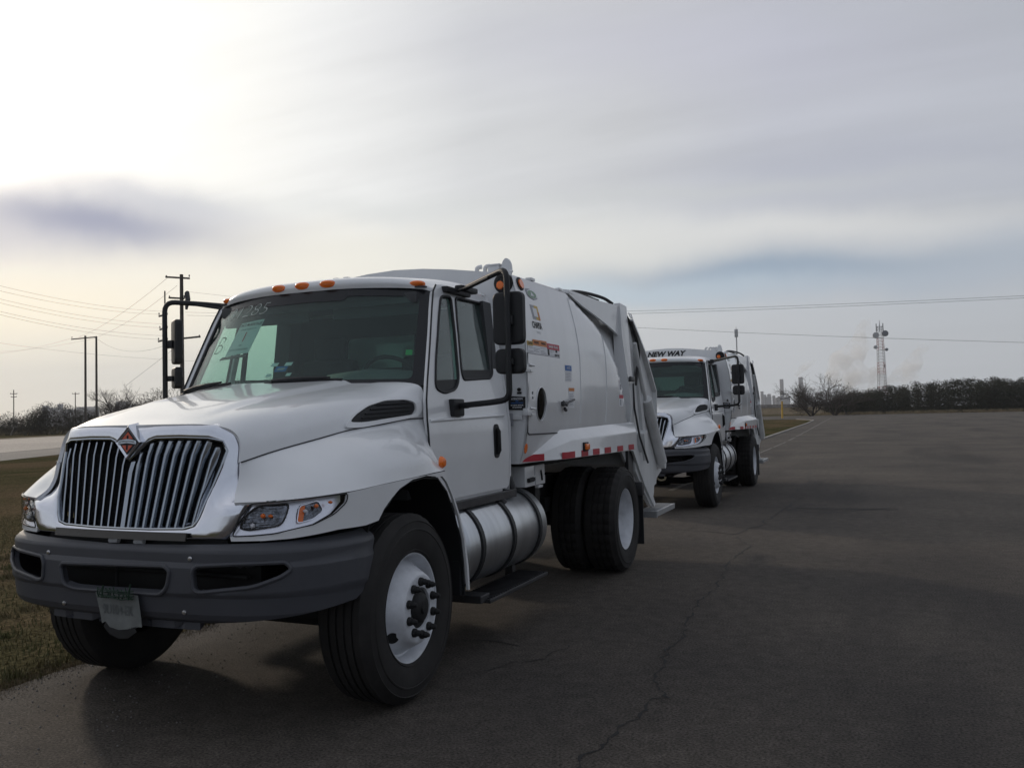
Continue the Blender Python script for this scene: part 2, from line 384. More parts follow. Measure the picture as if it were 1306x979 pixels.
def wheel(root, name, side, y, xo, kind, label=None):
    """side +1 left; xo is the outer face of the rim flange"""
    bt = BM(); w = .27; R = .515
    prof = [(-.02, .285), (.016, .299), (.022, .310), (.019, .314), (.029, .345), (.034, .40), (.033, .418), (.036, .421), (.035, .428), (.031, .431), (.025, .465), (.028, .470), (.022, .475), (.006, .492), (-.012, .505)]
    if kind == 'front':
        g = []
        for k in range(1, 5):
            x = -.012-(w-.04)*k/5; g += [(x+.007, .511), (x+.006, .499), (x-.006, .499), (x-.007, .511)]
    else:
        g = []
        for k in range(1, 4):
            x = -.012-(w-.04)*k/4; g += [(x+.008, .512), (x+.007, .497), (x-.007, .497), (x-.008, .512)]
    prof += [(-.016, .512)]+g+[(-w+.016, .505), (-w, .492), (-w-.02, .44), (-w-.02, .36), (-w+.005, .29), (-w+.03, .285)]
    lug = range(5, 8) if kind == 'front' else range(13, len(prof)-6)
    lathe(bt, [(o*1.0, r) for o, r in prof], 128, c=(xo, y, .512), mod=(lambda j, k: (-.011 if (k % 4 == 0) else 0) if (kind != 'front' and j in lug) else (-.004 if (k % 4 == 0 and j in (14, 15)) else 0)))
    br = BM()
    if kind == 'front':
        P = [(-.20, .27), (-.05, .270), (-.03, .278), (-.004, .290), (.004, .299), (.010, .298), (.008, .289), (-.006, .281), (-.03, .272), (-.058, .266), (-.062, .257), (-.048, .247), (-.010, .226), (.030, .205), (.052, .192), (.061, .182), (.062, .172), (.062, .112), (.04, .108)]
    else:
        P = [(-.20, .27), (-.05, .270), (-.03, .278), (-.004, .290), (.004, .299), (.010, .298), (.008, .289), (-.006, .281), (-.03, .272), (-.09, .262), (-.125, .25), (-.15, .22), (-.165, .195), (-.168, .176), (-.168, .10), (-.17, .095)]
    lathe(br, P, 64, c=(xo, y, .512))
    if side < 0: mirx(bt); mirx(br)
    o = finish(bt, name, RUB, root, 30)
    if label: o['label'] = label
    finish(br, 'rim', RIM, o, 40)
    # hub
    bh = BM()
    f = .062 if kind == 'front' else -.168
    if kind != 'inner':
        lathe(bh, [(f-.03, .116), (f-.012, .106), (f-.008, .088), (f+.006, .080), (f+.016, .066), (f+.018, .030), (f+.030, .026), (f+.031, .0)], 32, c=(xo, y, .512))
        if side < 0: mirx(bh)
        finish(bh, 'hub', DARK, o)
        for k in range(10):
            a = 2*pi*k/10+.31; bn = BM(); c_ = (xo, y+.143*cos(a), .512+.143*sin(a))
            lathe(bn, [(f, .024), (f+.016, .023), (f+.02, .017), (f+.036, .0165), (f+.041, .013), (f+.052, .010), (f+.054, 0)], 10, c=c_)
            if side < 0: mirx(bn)
            finish(bn, 'lug_nut', DARK, o)
        if kind == 'front':
            for a in (rad(214), rad(34)):
                bn = BM(); tilt = Vector((.065, -.03*0, 0)); rr = .226
                n_ = Vector((.62, .78*cos(a), .78*sin(a))).normalized(); c0 = Vector((xo-.008, y+rr*cos(a), .512+rr*sin(a)))
                tube(bn, [c0-n_*.01, c0+n_*.003], .034, 20)
                if side < 0: mirx(bn)
                finish(bn, 'hand_hole', DARK, o)
    return o

def mirror_assembly(root, sx):
    g = BM(); X, Y = 1.405, .79
    tube(g, fillet([(.90, 1.20, 2.43), (1.20, .96, 2.46), (X, Y, 2.475), (X, Y, 1.655), (1.29, .81, 1.640), (1.00, .86, 1.622)], .08), .019, 12)
    tube(g, [(.90, 1.10, 2.405), (1.05, 1.02, 2.42), (1.22, .93, 2.452)], .010, 8)
    if sx < 0: mirx(g)
    arm = finish(g, 'mirror_arm', BLACKP, root)
    b = BM(); box(b, .868, .925, .93, 1.30, 2.385, 2.425, .012); box(b, .88, .945, 1.12, 1.38, 2.415, 2.455, .014)
    if sx < 0: mirx(b)
    finish(b, 'mirror_bracket', BLACKP, arm)
    b = BM(); box(b, .985, 1.03, .77, .93, 1.555, 1.668, .012); box(b, 1.01, 1.08, .84, .90, 1.605, 1.64, .01)
    if sx < 0: mirx(b)
    finish(b, 'mirror_bracket', BLACKP, arm)
    for (z0, z1, w, dx) in ((2.00, 2.335, .205, 0), (1.815, 1.975, .195, .005)):
        b = BM()
        pl = rpoly([(X-w/2-.015+dx, z0), (X+w/2-.015+dx, z0), (X+w/2-.015+dx, z1), (X-w/2-.015+dx, z1)], .045, 5)
        prism(b, pl, 'y', Y+.03, Y+.085); 
        es = [e for e in b.edges if all(abs(v.co.y-(Y+.03)) < 1e-4 for v in e.verts)]
        bmesh.ops.bevel(b, geom=es, offset=.02, segments=3, profile=.6, affect='EDGES')
        turn = Matrix.Translation((X-.06, Y+.06, 0))@Matrix.Rotation(rad(38), 4, 'Z')@Matrix.Translation((-X, -Y-.06, 0))
        if sx < 0: bmesh.ops.transform(b, matrix=turn, verts=b.verts); mirx(b)
        hd = finish(b, 'mirror_head', BLACKP, arm)
        b = BM(); pl = rpoly([(X-w/2+dx, z0+.015), (X+w/2-.03+dx, z0+.015), (X+w/2-.03+dx, z1-.015), (X-w/2+dx, z1-.015)], .035, 4); prism(b, pl, 'y', Y+.084, Y+.088)
        if sx < 0: bmesh.ops.transform(b, matrix=turn, verts=b.verts); mirx(b)
        finish(b, 'mirror_glass', MIRR, arm)
    for z0, z1 in ((2.12, 2.18), (1.87, 1.91)):
        b = BM(); box(b, X-.03-(.04 if sx < 0 else 0), X+.03, Y, Y+.04, z0, z1, .008)
        if sx < 0: mirx(b)
        finish(b, 'mirror_clamp', BLACKP, arm)

HOOD = [  # y of seam, half section (x,y,z) from centre to seam 1
 [(0, -.90, 1.548), (.25, -.895, 1.548), (.44, -.87, 1.543), (.565, -.83, 1.515), (.618, -.82, 1.45), (.630, -.84, 1.355)],
 [(0, -.66, 1.612), (.28, -.66, 1.612), (.48, -.65, 1.605), (.615, -.64, 1.572), (.695, -.645, 1.49), (.715, -.66, 1.405)],
 [(0, -.40, 1.662), (.29, -.40, 1.664), (.52, -.40, 1.656), (.68, -.40, 1.615), (.765, -.40, 1.54), (.79, -.40, 1.455)],
 [(0, -.15, 1.702), (.30, -.15, 1.704), (.54, -.15, 1.698), (.715, -.15, 1.655), (.80, -.15, 1.58), (.83, -.15, 1.495)],
 [(0, .08, 1.738), (.31, .09, 1.739), (.57, .10, 1.732), (.76, .10, 1.692), (.855, .10, 1.615), (.88, .10, 1.52)],
 [(0, .25, 1.765), (.32, .27, 1.766), (.60, .30, 1.76), (.81, .32, 1.724), (.905, .32, 1.645), (.92, .32, 1.545)],
 [(0, .36, 1.785), (.33, .38, 1.786), (.64, .43, 1.782), (.90, .485, 1.762), (.955, .50, 1.69), (.96, .50, 1.55)]]
FEND = [
 [(.635, -.84, 1.355), (.635, -.85, 1.31), (.637, -.865, 1.26), (.645, -.895, 1.21), (.675, -.940, 1.168)],
 [(.715, -.66, 1.405), (.775, -.69, 1.355), (.83, -.735, 1.295), (.87, -.785, 1.238), (.900, -.843, 1.176)],
 [(.79, -.40, 1.455), (.86, -.44, 1.408), (.935, -.49, 1.345), (1.0, -.53, 1.272), (1.064, -.559, 1.193)],
 [(.83, -.15, 1.495), (.92, -.18, 1.460), (1.015, -.22, 1.395), (1.08, -.26, 1.305), (1.116, -.28, 1.212)],
 [(.88, .10, 1.52), (.97, .08, 1.48), (1.055, .06, 1.42), (1.12, .03, 1.32), (1.137, .02, 1.226)],
 [(.92, .32, 1.545), (.965, .31, 1.48), (1.03, .28, 1.41), (1.11, .24, 1.33), (1.142, .22, 1.235)],
 [(.96, .50, 1.55), (.99, .50, 1.46), (1.015, .475, 1.37), (1.075, .44, 1.29), (1.142, .39, 1.24)]]
def dome(p):
    x, y, z = p; w = .30+.14*(y+.9)/1.3; f = min(1, max(0, (y+.80)/.35)); a = abs(x)
    k = 0 if a > w+.07 else (1 if a < w else (w+.07-a)/.07); k = k*k*(3-2*k)
    dep = 0
    return (x, y, z+.020*k*f*(1 if a > 0 else 1)-.004*(1-k)*f*(1 if a < .65 else 0))

def make_truck(first):
    root = empty('garbage_truck')
    P = root
    # ---------------- hood
    b = BM(); rows = [[(-x, y, z) for x, y, z in r[:0:-1]]+r for r in HOOD]; surf(b, rows, 7, 7, dome)
    bmesh.ops.recalc_face_normals(b, faces=b.faces)
    if sum(f.normal.z for f in b.faces) < 0: bmesh.ops.reverse_faces(b, faces=b.faces)
    bvh = BVHTree.FromBMesh(b); solid(b, .02); hood = finish(b, 'hood', PAINT, P, 50)
    for sx in (1, -1):
        rimp = [(-.21, 1.508), (-.08, 1.505), (.42, 1.56), (.455, 1.60), (.445, 1.665), (.38, 1.69), (.20, 1.685), (.02, 1.64), (-.13, 1.57)]
        def hx(a, z):
            h = bvh.ray_cast(Vector((2, a, z)), Vector((-1, 0, 0)))[0]
            return h.x if h else .9
        inn = [(.99*(a-.12)*.86+.12, 1.603+(z-1.603)*.70) for a, z in rimp]
        rp, ip = rpoly(rimp, .05, 4), rpoly(inn, .04, 4)
        b = panel(rp, [ip], lambda a, z: (hx(a, z)+.018, a, z), .02, rng(-.2, .45, 14), rng(1.52, 1.68, 8), out=(1, 0, 0))
        if sx < 0: mirx(b)
        v = finish(b, 'hood_vent', PAINT, P, 45)
        b = panel([(a, z) for a, z in ip], [], lambda a, z: (hx(a, z)+.004, a, z), 0, rng(-.2, .45, 14), rng(1.52, 1.68, 8), out=(1, 0, 0))
        if sx < 0: mirx(b)
        finish(b, 'vent_backing', BLACKP, v)
        for k in range(6):
            zc = 1.545+.0225*k; b = BM()
            a0 = lerpt(zc, [(1.53, -.06), (1.56, -.06), (1.60, .0), (1.66, .18), (1.68, .26)]); a1 = .36
            for q in rng(0, 1, 5)[:-1]:
                pass
            pts = [(hx(a, zc+.045*(a-.15))+.010, a, zc+.045*(a-.15)) for a in rng(a0, a1, 6)]
            tube(b, pts, .0045, 5)
            if sx < 0: mirx(b)
            finish(b, 'vent_slat', BLACKP, v)
    # ---------------- fenders
    ss = FPL.s_
    for sx in (1, -1):
        b = BM(); surf(b, FEND, 7, 6); bmesh.ops.recalc_face_normals(b, faces=b.faces)
        if sum(f.normal.x*f.calc_area() for f in b.faces) < 0: bmesh.ops.reverse_faces(b, faces=b.faces)
        for v in b.verts: v.co.z -= .002
        solid(b, .018)
        if sx < 0: mirx(b)
        fe = finish(b, 'fender', PAINT, P, 50)
        lo = [(1.066, -.554, 1.190), (1.107, -.34, 1.208), (1.131, -.045, 1.222), (1.14, .20, 1.231), (1.14, .385, 1.236)]
        lo = [(ss(x, y), z-.003) for x, y, z in lo]
        rear = [(.43, 1.18), (.50, 1.09), (.59, .95), (.66, .80), (.70, .62), (.71, .48), (.69, .48), (.675, .62), (.64, .80), (.57, .95), (.49, 1.08), (.42, 1.165), (.36, 1.205)]
        rear = [(ss(1.14, y), z) for y, z in rear]
        arch = [(.28, 1.21), (.16, 1.222), (.0, 1.212), (-.13, 1.175), (-.21, 1.13), (-.28, 1.08), (-.33, 1.025)]
        arch = [(ss(1.1, y), z) for y, z in arch]
        hem = [(1.095, -.436, 1.012), (1.046, -.619, 1.012), (.918, -.831, .99), (.80, -.91, .986), (.66, -.945, .983), (.655, -.946, 1.005), (.77, -.918, 1.010), (.857, -.872, 1.016), (.99, -.739, 1.049), (1.039, -.641, 1.088), (1.062, -.566, 1.14)]
        hem = [(ss(x, y), z) for x, y, z in hem]
        pl = lo+rear+arch+hem
        b = panel(pl, [], lambda a, z: fmap(a, z, .0), .016, rng(.6, 2.6, 40), [.7, .9, 1.1, 1.2], out=(1, -.2, 0))
        if sx < 0: mirx(b)
        finish(b, 'lower_fender', PAINT, fe, 40)
        # seams: dark rubber line between the skins
        b = BM(); c1 = cr([r[0] for r in FEND], 6); tube(b, [(p.x+.004, p.y, p.z-.001) for p in c1], .0035, 5)
        c2 = cr([r[-1] for r in FEND], 6); tube(b, [(p.x-.004, p.y+.002, p.z-.004) for p in c2[4:]], .005, 5)
        if sx < 0: mirx(b)
        finish(b, 'panel_gap', BLACKP, fe)
        # inner liner and splash shield
        b = BM(); arc = [(.68, .45), (.665, .62), (.63, .80), (.56, .95), (.46, 1.10), (.34, 1.19), (.16, 1.205), (.0, 1.195), (-.14, 1.16), (-.24, 1.09), (-.33, 1.0), (-.40, .88)]
        R1 = [b.verts.new((1.118 if y > -.25 else 1.06, y, z)) for y, z in arc]; R2 = [b.verts.new((.55, y, z)) for y, z in arc]
        for i in range(len(arc)-1): b.faces.new((R1[i], R1[i+1], R2[i+1], R2[i]))
        solid(b, .01); box(b, .50, .55, -.42, .70, .80, 1.215); box(b, .50, 1.10, .655, .675, .45, .66)
        if sx < 0: mirx(b)
        finish(b, 'wheel_well_liner', BLACKP, fe)
        b = BM(); lathe(b, [(0, .0), (0, .032), (.012, .030), (.026, .022), (.03, 0)], 16, c=(1.115, .395, 1.285))
        for v in b.verts: v.co.z = 1.285+(v.co.z-1.285)*1.15
        if sx < 0: mirx(b)
        finish(b, 'side_marker', ORANGE, fe)
    # ---------------- headlights
    hp = [(.665, -.944, 1.006), (.71, -.932, 1.10), (.757, -.921, 1.161), (.83, -.89, 1.166), (.944, -.799, 1.175), (1.066, -.554, 1.184), (1.063, -.565, 1.141), (1.039, -.641, 1.090), (.99, -.739, 1.051), (.857, -.872, 1.018), (.77, -.918, 1.011)]
    hp = [(ss(x, y), z) for x, y, z in hp]
    l1 = rpoly([(ss(x, y), z) for x, y, z in [(.691, -.937, 1.039), (.727, -.928, 1.114), (.778, -.916, 1.150), (.922, -.827, 1.156), (.913, -.834, 1.108), (.885, -.852, 1.053), (.757, -.921, 1.035)]], .03)
    l2 = rpoly([(ss(x, y), z) for x, y, z in [(.938, -.807, 1.057), (.95, -.79, 1.142), (1.018, -.702, 1.163), (1.027, -.68, 1.112), (.99, -.739, 1.073)]], .02)
    l3 = rpoly([(ss(x, y), z) for x, y, z in [(1.03, -.66, 1.108), (1.03, -.66, 1.160), (1.05, -.60, 1.168), (1.05, -.61, 1.13)]], .01)
    for sx in (1, -1):
        tl = lambda z: -.30*(z-1.0)+.022
        b = panel(hp, [], lambda a, z: fmap(a, z, -.028+tl(z)), .02, rng(.5, 1.6, 20), [1.05, 1.1], out=(1, -.5, 0))
        if sx < 0: mirx(b)
        hl = finish(b, 'headlight', LENSC, P, 40)
        for pl, m, nm, of in ((l1, LENSW, 'reflector', -.022), (l2, LENSW, 'indicator_reflector', -.021)):
            b = panel(pl, [], lambda a, z: fmap(a, z, of+tl(z)), .004, rng(.5, 1.6, 44), rng(1.03, 1.16, 10), out=(1, -.5, 0))
            cxm = sum(p[0] for p in pl)/len(pl); czm = sum(p[1] for p in pl)/len(pl)
            for v in b.verts:
                k = random.uniform(-.0035, .0035); v.co.y += k; v.co.x += k
            if sx < 0: mirx(b)
            finish(b, nm, m, hl, 20)
            b = panel(pl, [[(cxm+(p[0]-cxm)*.93, czm+(p[1]-czm)*.90) for p in pl]], lambda a, z: fmap(a, z, of+.007+tl(z)), .004, rng(.5, 1.6, 20), [1.1], out=(1, -.5, 0))
            if sx < 0: mirx(b)
            finish(b, 'reflector_rim', DARK if nm == 'reflector' else LENSC, hl, 20)
        for (x, y, z, r, m) in ((.816, -.900, 1.102, .013, ORANGE), (.845, -.880, 1.100, .009, ORANGE), (.769, -.918, 1.056, .013, WHI), (1.0, -.725, 1.136, .011, ORANGE), (1.035, -.655, 1.148, .008, ORANGE), (.967, -.769, 1.115, .010, WHI)):
            b = BM(); lathe(b, [(-.012, .0), (-.010, r*.6), (0, r), (.010, r*.6), (.013, 0)], 12, 'x', (x-.006, y+.004, z))
            if sx < 0: mirx(b)
            finish(b, 'bulb', m, hl)
        b = panel([(ss(.938, -.807)+.004, 1.062), (ss(.95, -.79)+.002, 1.136), (ss(.97, -.765), 1.140), (ss(.958, -.78), 1.066)], [], lambda a, z: fmap(a, z, -.014+tl(z)), .003, [1.0], [1.1], out=(1, -.5, 0))
        if sx < 0: mirx(b)
        finish(b, 'amber_reflector', ORANGE, hl)
        b = panel([(a, z) for a, z in hp], [], lambda a, z: fmap(a, z, .004), .002, rng(.5, 1.6, 24), [1.05, 1.1], out=(1, -.5, 0))
        if sx < 0: mirx(b)
        finish(b, 'headlight_lens', LENSG, hl, 40)
        b = BM(); q = [fmap(a, z, .001) for a, z in rpoly(hp, .02, 3)]; tube(b, q, .0032, 6, closed=True)
        if sx < 0: mirx(b)
        finish(b, 'lens_seal', BLACKP, hl)
    # ---------------- chrome grille surround
    I_ = [(0, 1.372), (.05, 1.41), (.105, 1.462), (.15, 1.478), (.30, 1.480), (.47, 1.474), (.538, 1.458), (.556, 1.41), (.543, 1.33), (.522, 1.24), (.504, 1.17), (.478, 1.09), (.455, 1.05), (.40, 1.036), (.2, 1.030), (0, 1.029)]
    O_ = [(0, 1.556), (.07, 1.556), (.14, 1.556), (.21, 1.556), (.34, 1.556), (.50, 1.548), (.590, 1.505), (.622, 1.43), (.634, 1.355), (.636, 1.27), (.650, 1.195), (.745, 1.160), (.70, 1.07), (.655, .992), (.30, .980), (0, .980)]
    def gy(x, z):
        x = abs(x); w = max(0, min(1, (1.25-z)/.12)); w = w*w*(3-2*w)
        a = lerpt(x, [(0, -.99), (.2, -.985), (.42, -.970), (.50, -.953), (.535, -.932), (.57, -.895), (.60, -.862), (.64, -.825), (.70, -.76)]); c_ = lerpt(x, [(0, -.99), (.2, -.985), (.42, -.970), (.56, -.955), (.64, -.950), (.76, -.925)])
        return a*(1-w)+c_*w+(z-1.04)*.20*(1-.6*w*max(0, min(1, (x-.55)/.1)))-.010
    b = BM(); rings = []
    fullI = I_+[(-x, z) for x, z in I_[-2:0:-1]]; fullO = O_+[(-x, z) for x, z in O_[-2:0:-1]]
    for t, dy in ((0, .055), (0, 0.006), (.05, -.005), (.18, -.009), (.40, -.010), (.65, -.008), (.85, -.004), (.95, .006), (1, .035)):
        ring = []
        for (xi, zi), (xo, zo) in zip(fullI, fullO):
            x, z = xi+(xo-xi)*t, zi+(zo-zi)*t
            yy = gy(x, z)+dy
            if t >= .85:
                kz = max(0, min(1, (z-1.34)/.12)); yy += kz*(.005 if t < .95 else .02 if dy < .02 else .045 if dy < .05 else .09)
                if dy > .02: x *= 1-.022*kz; z = z-.012*kz if z > 1.5 else z
            ring.append(b.verts.new((x, yy, z)))
        rings.append(ring)
    n = len(fullI)
    for A, B in zip(rings, rings[1:]):
        for k in range(n): b.faces.new((A[k], A[(k+1) % n], B[(k+1) % n], B[k]))
    bmesh.ops.subdivide_edges(b, edges=b.edges[:], cuts=1, use_grid_fill=True, smooth=.0)
    bmesh.ops.recalc_face_normals(b, faces=b.faces)
    if sum(f.normal.y*f.calc_area() for f in b.faces) > 0: bmesh.ops.reverse_faces(b, faces=b.faces)
    gs = finish(b, 'grille_surround', CHROME, P, 62)
    b = BM(); tube(b, [(x, gy(x, z)+.002, z) for x, z in fullI], .009, 8, closed=True); finish(b, 'grille_rim', CHROMED, gs)
    b = BM(); vs = [b.verts.new((x*.985, gy(x, z)+.10, z)) for x, z in fullI]; b.faces.new(vs); solid(b, .01)
    finish(b, 'radiator_screen', BLACKP, gs)
    b = BM()
    for k in range(18):
        z = 1.04+.024*k; hw = .40 if z < 1.2 else .46; box(b, -hw, hw, gy(0, z)+.094, gy(0, z)+.099, z, z+.006)
    finish(b, 'screen_rib', DARK, gs)
    for i in range(-9, 10):
        xt, xb = i*.0575, i*.0488
        top = lerpt(abs(xt), [(0, 1.372), (.05, 1.41), (.105, 1.46), (.15, 1.476), (.47, 1.472), (.55, 1.45)])-.010; bot = lerpt(abs(xb), [(0, 1.036), (.40, 1.042), (.455, 1.06)])
        if abs(i) == 9: top -= .02
        b = BM(); cs = []
        for z in rng(bot, top, 6):
            f = (z-bot)/(top-bot); x = xb+(xt-xb)*(z-1.03)/.45; y = gy(x, z)+.006
            endb = .012*max(0, (f-.95)/.05)
            sg = 1 if i > 0 else -1
            if i: cs.append([b.verts.new(p) for p in ((x-.011*sg, y+endb, z), (x-.004*sg, y+endb-.003, z), (x+.001*sg, y+endb+.001, z), (x+.0135*sg, y+.031, z), (x+.0115*sg, y+.040, z), (x-.011*sg, y+.010+endb, z))])
            else: cs.append([b.verts.new(p) for p in ((x-.017, y+.006+endb, z), (x, y+endb-.004, z), (x+.017, y+.006+endb, z), (x+.014, y+.04, z), (x, y+.045, z), (x-.014, y+.04, z))])
        for A, B in zip(cs, cs[1:]):
            for k in range(6): b.faces.new((A[k], A[(k+1) % 6], B[(k+1) % 6], B[k]))
        b.faces.new(cs[0][::-1]); b.faces.new(cs[-1]); bmesh.ops.recalc_face_normals(b, faces=b.faces); finish(b, 'grille_bar', CHROMED, gs, 25)
    # emblem
    ez, ey = 1.462, gy(0, 1.46)-.018
    def em(p, of): return (p[0], ey-of+(p[1])*.10, ez+p[1])
    D = lambda w, h: [(0, h), (w, 0), (0, -h), (-w, 0)]
    b = BM(); A = [b.verts.new((p[0], ey+.05+p[1]*.10, ez+p[1])) for p in D(.098, .098)]; B = [b.verts.new(em(p, .012)) for p in D(.088, .088)]; Cc = [b.verts.new(em(p, .018)) for p in D(.080, .080)]; Dd = [b.verts.new(em(p, .012)) for p in D(.066, .066)]
    for X_, Y_ in ((A, B), (B, Cc), (Cc, Dd)):
        for k in range(4): b.faces.new((X_[k], X_[(k+1) % 4], Y_[(k+1) % 4], Y_[k]))
    b.faces.new(Dd); bmesh.ops.recalc_face_normals(b, faces=b.faces); emb = finish(b, 'emblem', CHROME, P, 20)
    b = panel(D(.064, .064), [], lambda x, z: em((x, z), .0135), .001, out=(0, -1, 0)); finish(b, 'emblem_field', BLACKP, emb)
    for s_ in (1, -1):
        b = panel([(0, .052*s_), (.037, .016*s_), (.007, .016*s_), (.007, .034*s_), (-.007, .034*s_), (-.007, .016*s_), (-.037, .016*s_)] if s_ > 0 else [(-.037, -.016), (-.007, -.016), (-.007, -.040), (.007, -.040), (.007, -.016), (.037, -.016), (0, -.052)], [], lambda x, z: em((x, z), .0160), .001, out=(0, -1, 0))
        finish(b, 'emblem_red_wedge', EMBR, emb)
    b = panel([(-.062, -.010), (0, -.004), (.062, -.010), (.062, .006), (.03, .013), (0, .016), (-.03, .013), (-.062, .006)], [], lambda x, z: em((x, z), .019), .002, out=(0, -1, 0)); finish(b, 'emblem_banner', CHROMED, emb)
    b = textbm('INTERNATIONAL', .014, lambda x, z: em((x, z+.004-(x*x)*1.6), .0215)); finish(b, 'emblem_lettering', INK, emb, 0)
    # dark strip under grille and tow eyes
    b = panel([(-.62, .93), (.62, .93), (.60, .985), (-.60, .985)], [], lambda a, z: (a, -.95+a*a*.12, z), .02, rng(-.6, .6, 12), out=(0, -1, 0)); finish(b, 'valance', BLACKP, P)
    b = panel([(-.44, .985), (.44, .985), (.44, 1.024), (-.44, 1.024)], [], lambda a, z: (a, gy(a, z)-.030, z), .01, rng(-.44, .44, 12), out=(0, -1, 0)); finish(b, 'valance_strip', mat('smoked_strip', (.07, .065, .06), .12, .6) if first else bpy.data.materials['smoked_strip'], P)
    for x in (-.055, .115):
        b = BM(); tube(b, [(x-.03, -.985, .966), (x+.03, -.985, .968)], .013, 8); finish(b, 'valance_clip', WHI, P)
    # ---------------- bumper
    bs = BPL.s_
    zt = lambda a: .958+.030*min(1, abs(a)/1.45)
    outer = []
    for a in rng(-1.36, 1.36, 40): outer.append((a, .592+.065*max(0, (abs(a)-.55)/.81)))
    outer = outer+[(1.41, .69), (1.455, .76), (1.505, .85), (1.55, .925), (1.56, .962), (1.54, .985)]+[(a, zt(a)) for a in rng(1.50, -1.50, 30)]+[(-1.54, .985), (-1.56, .962), (-1.55, .925), (-1.505, .85), (-1.455, .76), (-1.41, .69)]
    Cn = rpoly([(-.34, .742), (-.27, .722), (.31, .728), (.355, .765), (.37, .845), (.34, .866), (-.345, .850), (-.365, .83)], .035)
    Rt = rpoly([(.505, .758), (.54, .748), (.81, .778), (.935, .82), (.985, .852), (.96, .886), (.73, .884), (.515, .872), (.495, .84)], .035)
    Lt = [(-a, z) for a, z in Rt[::-1]]
    def bmap(a, z):
        (x, y), (nx, ny) = BPL.at(a); o = lerpt(z, [(.59, -.05), (.61, -.022), (.64, -.008), (.72, .0), (.74, .012), (.86, .012), (.885, .0), (.93, .0), (.945, -.006), (.96, -.022), (.975, -.045), (.99, -.07)])
        ee = abs(a)-1.40
        if ee > 0: o -= ee*.25
        return (x+nx*o, y+ny*o, z)
    b = panel(outer, [Cn, Rt, Lt], bmap, .035, rng(-1.55, 1.55, 62), [.60, .61, .625, .64, .70, .72, .74, .78, .82, .86, .885, .93, .945, .952, .96, .97, .98], out=(0, -1, 0))
    bp = finish(b, 'bumper', BUMP, P, 40)
    for pl in (Cn, Rt, Lt):
        b = BM(); tube(b, [bmap(a, z) for a, z in pl], .011, 8, closed=True); finish(b, 'opening_lip', BUMP, bp)
    b = BM(); box(b, -.72, .72, -.80, -.76, .62, .94); finish(b, 'bumper_backing', DARK, bp)
    b = BM(); tube(b, [(-.7, -.87, .80), (.7, -.87, .80)], .012, 8); tube(b, [(-.15, -.88, .70), (-.15, -.88, .90)], .008, 6); finish(b, 'bumper_crossbar', DARK, bp)
    for a, z in ((-.475, .895), (.48, .905), (-.36, .640), (.44, .648)):
        b = BM(); x, y, zz = bmap(a, z); lathe(b, [(-.001, .012), (-.006, .010), (-.008, 0)], 10, 'y', (x, y, zz)); finish(b, 'bumper_bolt', SCREW, bp)
    # licence plate, bent at the foot, tied on with cord
    if first:
        def pm(x, z): return (.055+x-.10*z*.6, -1.066-.05*max(0, .06-(z+.08))-abs(x)*.02, .645+z)
        b = panel([(-.145, .075), (.135, .075), (.155, -.075), (.105, -.078), (.06, -.092), (0, -.10), (-.06, -.09), (-.085, -.065), (-.11, -.075)], [], pm, .002, rng(-.12, .12, 6), rng(-.08, .06, 4), out=(0, -1, 0))
        pt = finish(b, 'licence_plate', PLATE, P)
        b = textbm('9U104-EK', .066, lambda x, z: (lambda q: (q[0], q[1]-.004, q[2]))(pm(x, z-.005)), sx=.72, bold=.0008); finish(b, 'plate_lettering', mat('plate_grey', (.10, .11, .11), .6), pt, 0)
        b = panel([(-.085, -.066), (-.06, -.091), (0, -.101), (.06, -.093), (.105, -.079), (.12, -.10), (.06, -.135), (.0, -.142), (-.06, -.125), (-.10, -.09)], [], pm, .002, out=(0, -1, 0)); finish(b, 'plate_frame', DARK, pt)
        b = BM(); rs = random.Random(3)
        for k in range(9):
            x = -.11+.026*k; tube(b, [pm(x, .105-rs.random()*.02)[:1]+(-1.085, .745+rs.random()*.012), (x+.055+rs.uniform(-.02, .02), -1.09, .72), (x+.05+rs.uniform(-.02, .02), -1.082, .70)], .0035, 5)
        for k in range(4): z = .703+.012*k; tube(b, [(-.06, -1.088, z), (.02, -1.092, z+rs.uniform(-.006, .006)), (.10, -1.09, z+rs.uniform(-.006, .006)), (.175, -1.086, z+.004)], .003, 5)
        tube(b, [(-.02, -1.09, .76), (-.028, -1.088, .735), (-.03, -1.09, .70)], .005, 5); tube(b, [(.16, -1.09, .775), (.15, -1.088, .745), (.145, -1.09, .70)], .005, 5)
        finish(b, 'plate_cord', NET, pt)
    # ---------------- cab
    cab = BM()
    RF = [[(0, .605, 2.415), (.32, .625, 2.415), (.62, .69, 2.405), (.80, .765, 2.392), (.868, .81, 2.375)],
          [(0, .585, 2.45), (.32, .605, 2.45), (.62, .675, 2.44), (.79, .765, 2.425), (.872, .82, 2.395)],
          [(0, .625, 2.488), (.32, .645, 2.487), (.60, .715, 2.476), (.76, .80, 2.455), (.86, .865, 2.41)],
          [(0, .80, 2.515), (.32, .82, 2.513), (.58, .87, 2.500), (.76, .93, 2.475), (.865, .98, 2.425)],
          [(0, 1.20, 2.548), (.32, 1.20, 2.546), (.58, 1.22, 2.535), (.77, 1.24, 2.505), (.868, 1.26, 2.438)],
          [(0, 1.60, 2.56), (.32, 1.60, 2.558), (.58, 1.60, 2.548), (.77, 1.60, 2.518), (.866, 1.60, 2.445)],
          [(0, 1.76, 2.53), (.32, 1.76, 2.53), (.58, 1.755, 2.52), (.76, 1.745, 2.49), (.855, 1.73, 2.43)],
          [(0, 1.80, 2.40), (.32, 1.80, 2.40), (.58, 1.80, 2.39), (.76, 1.79, 2.37), (.87, 1.765, 2.34)]]
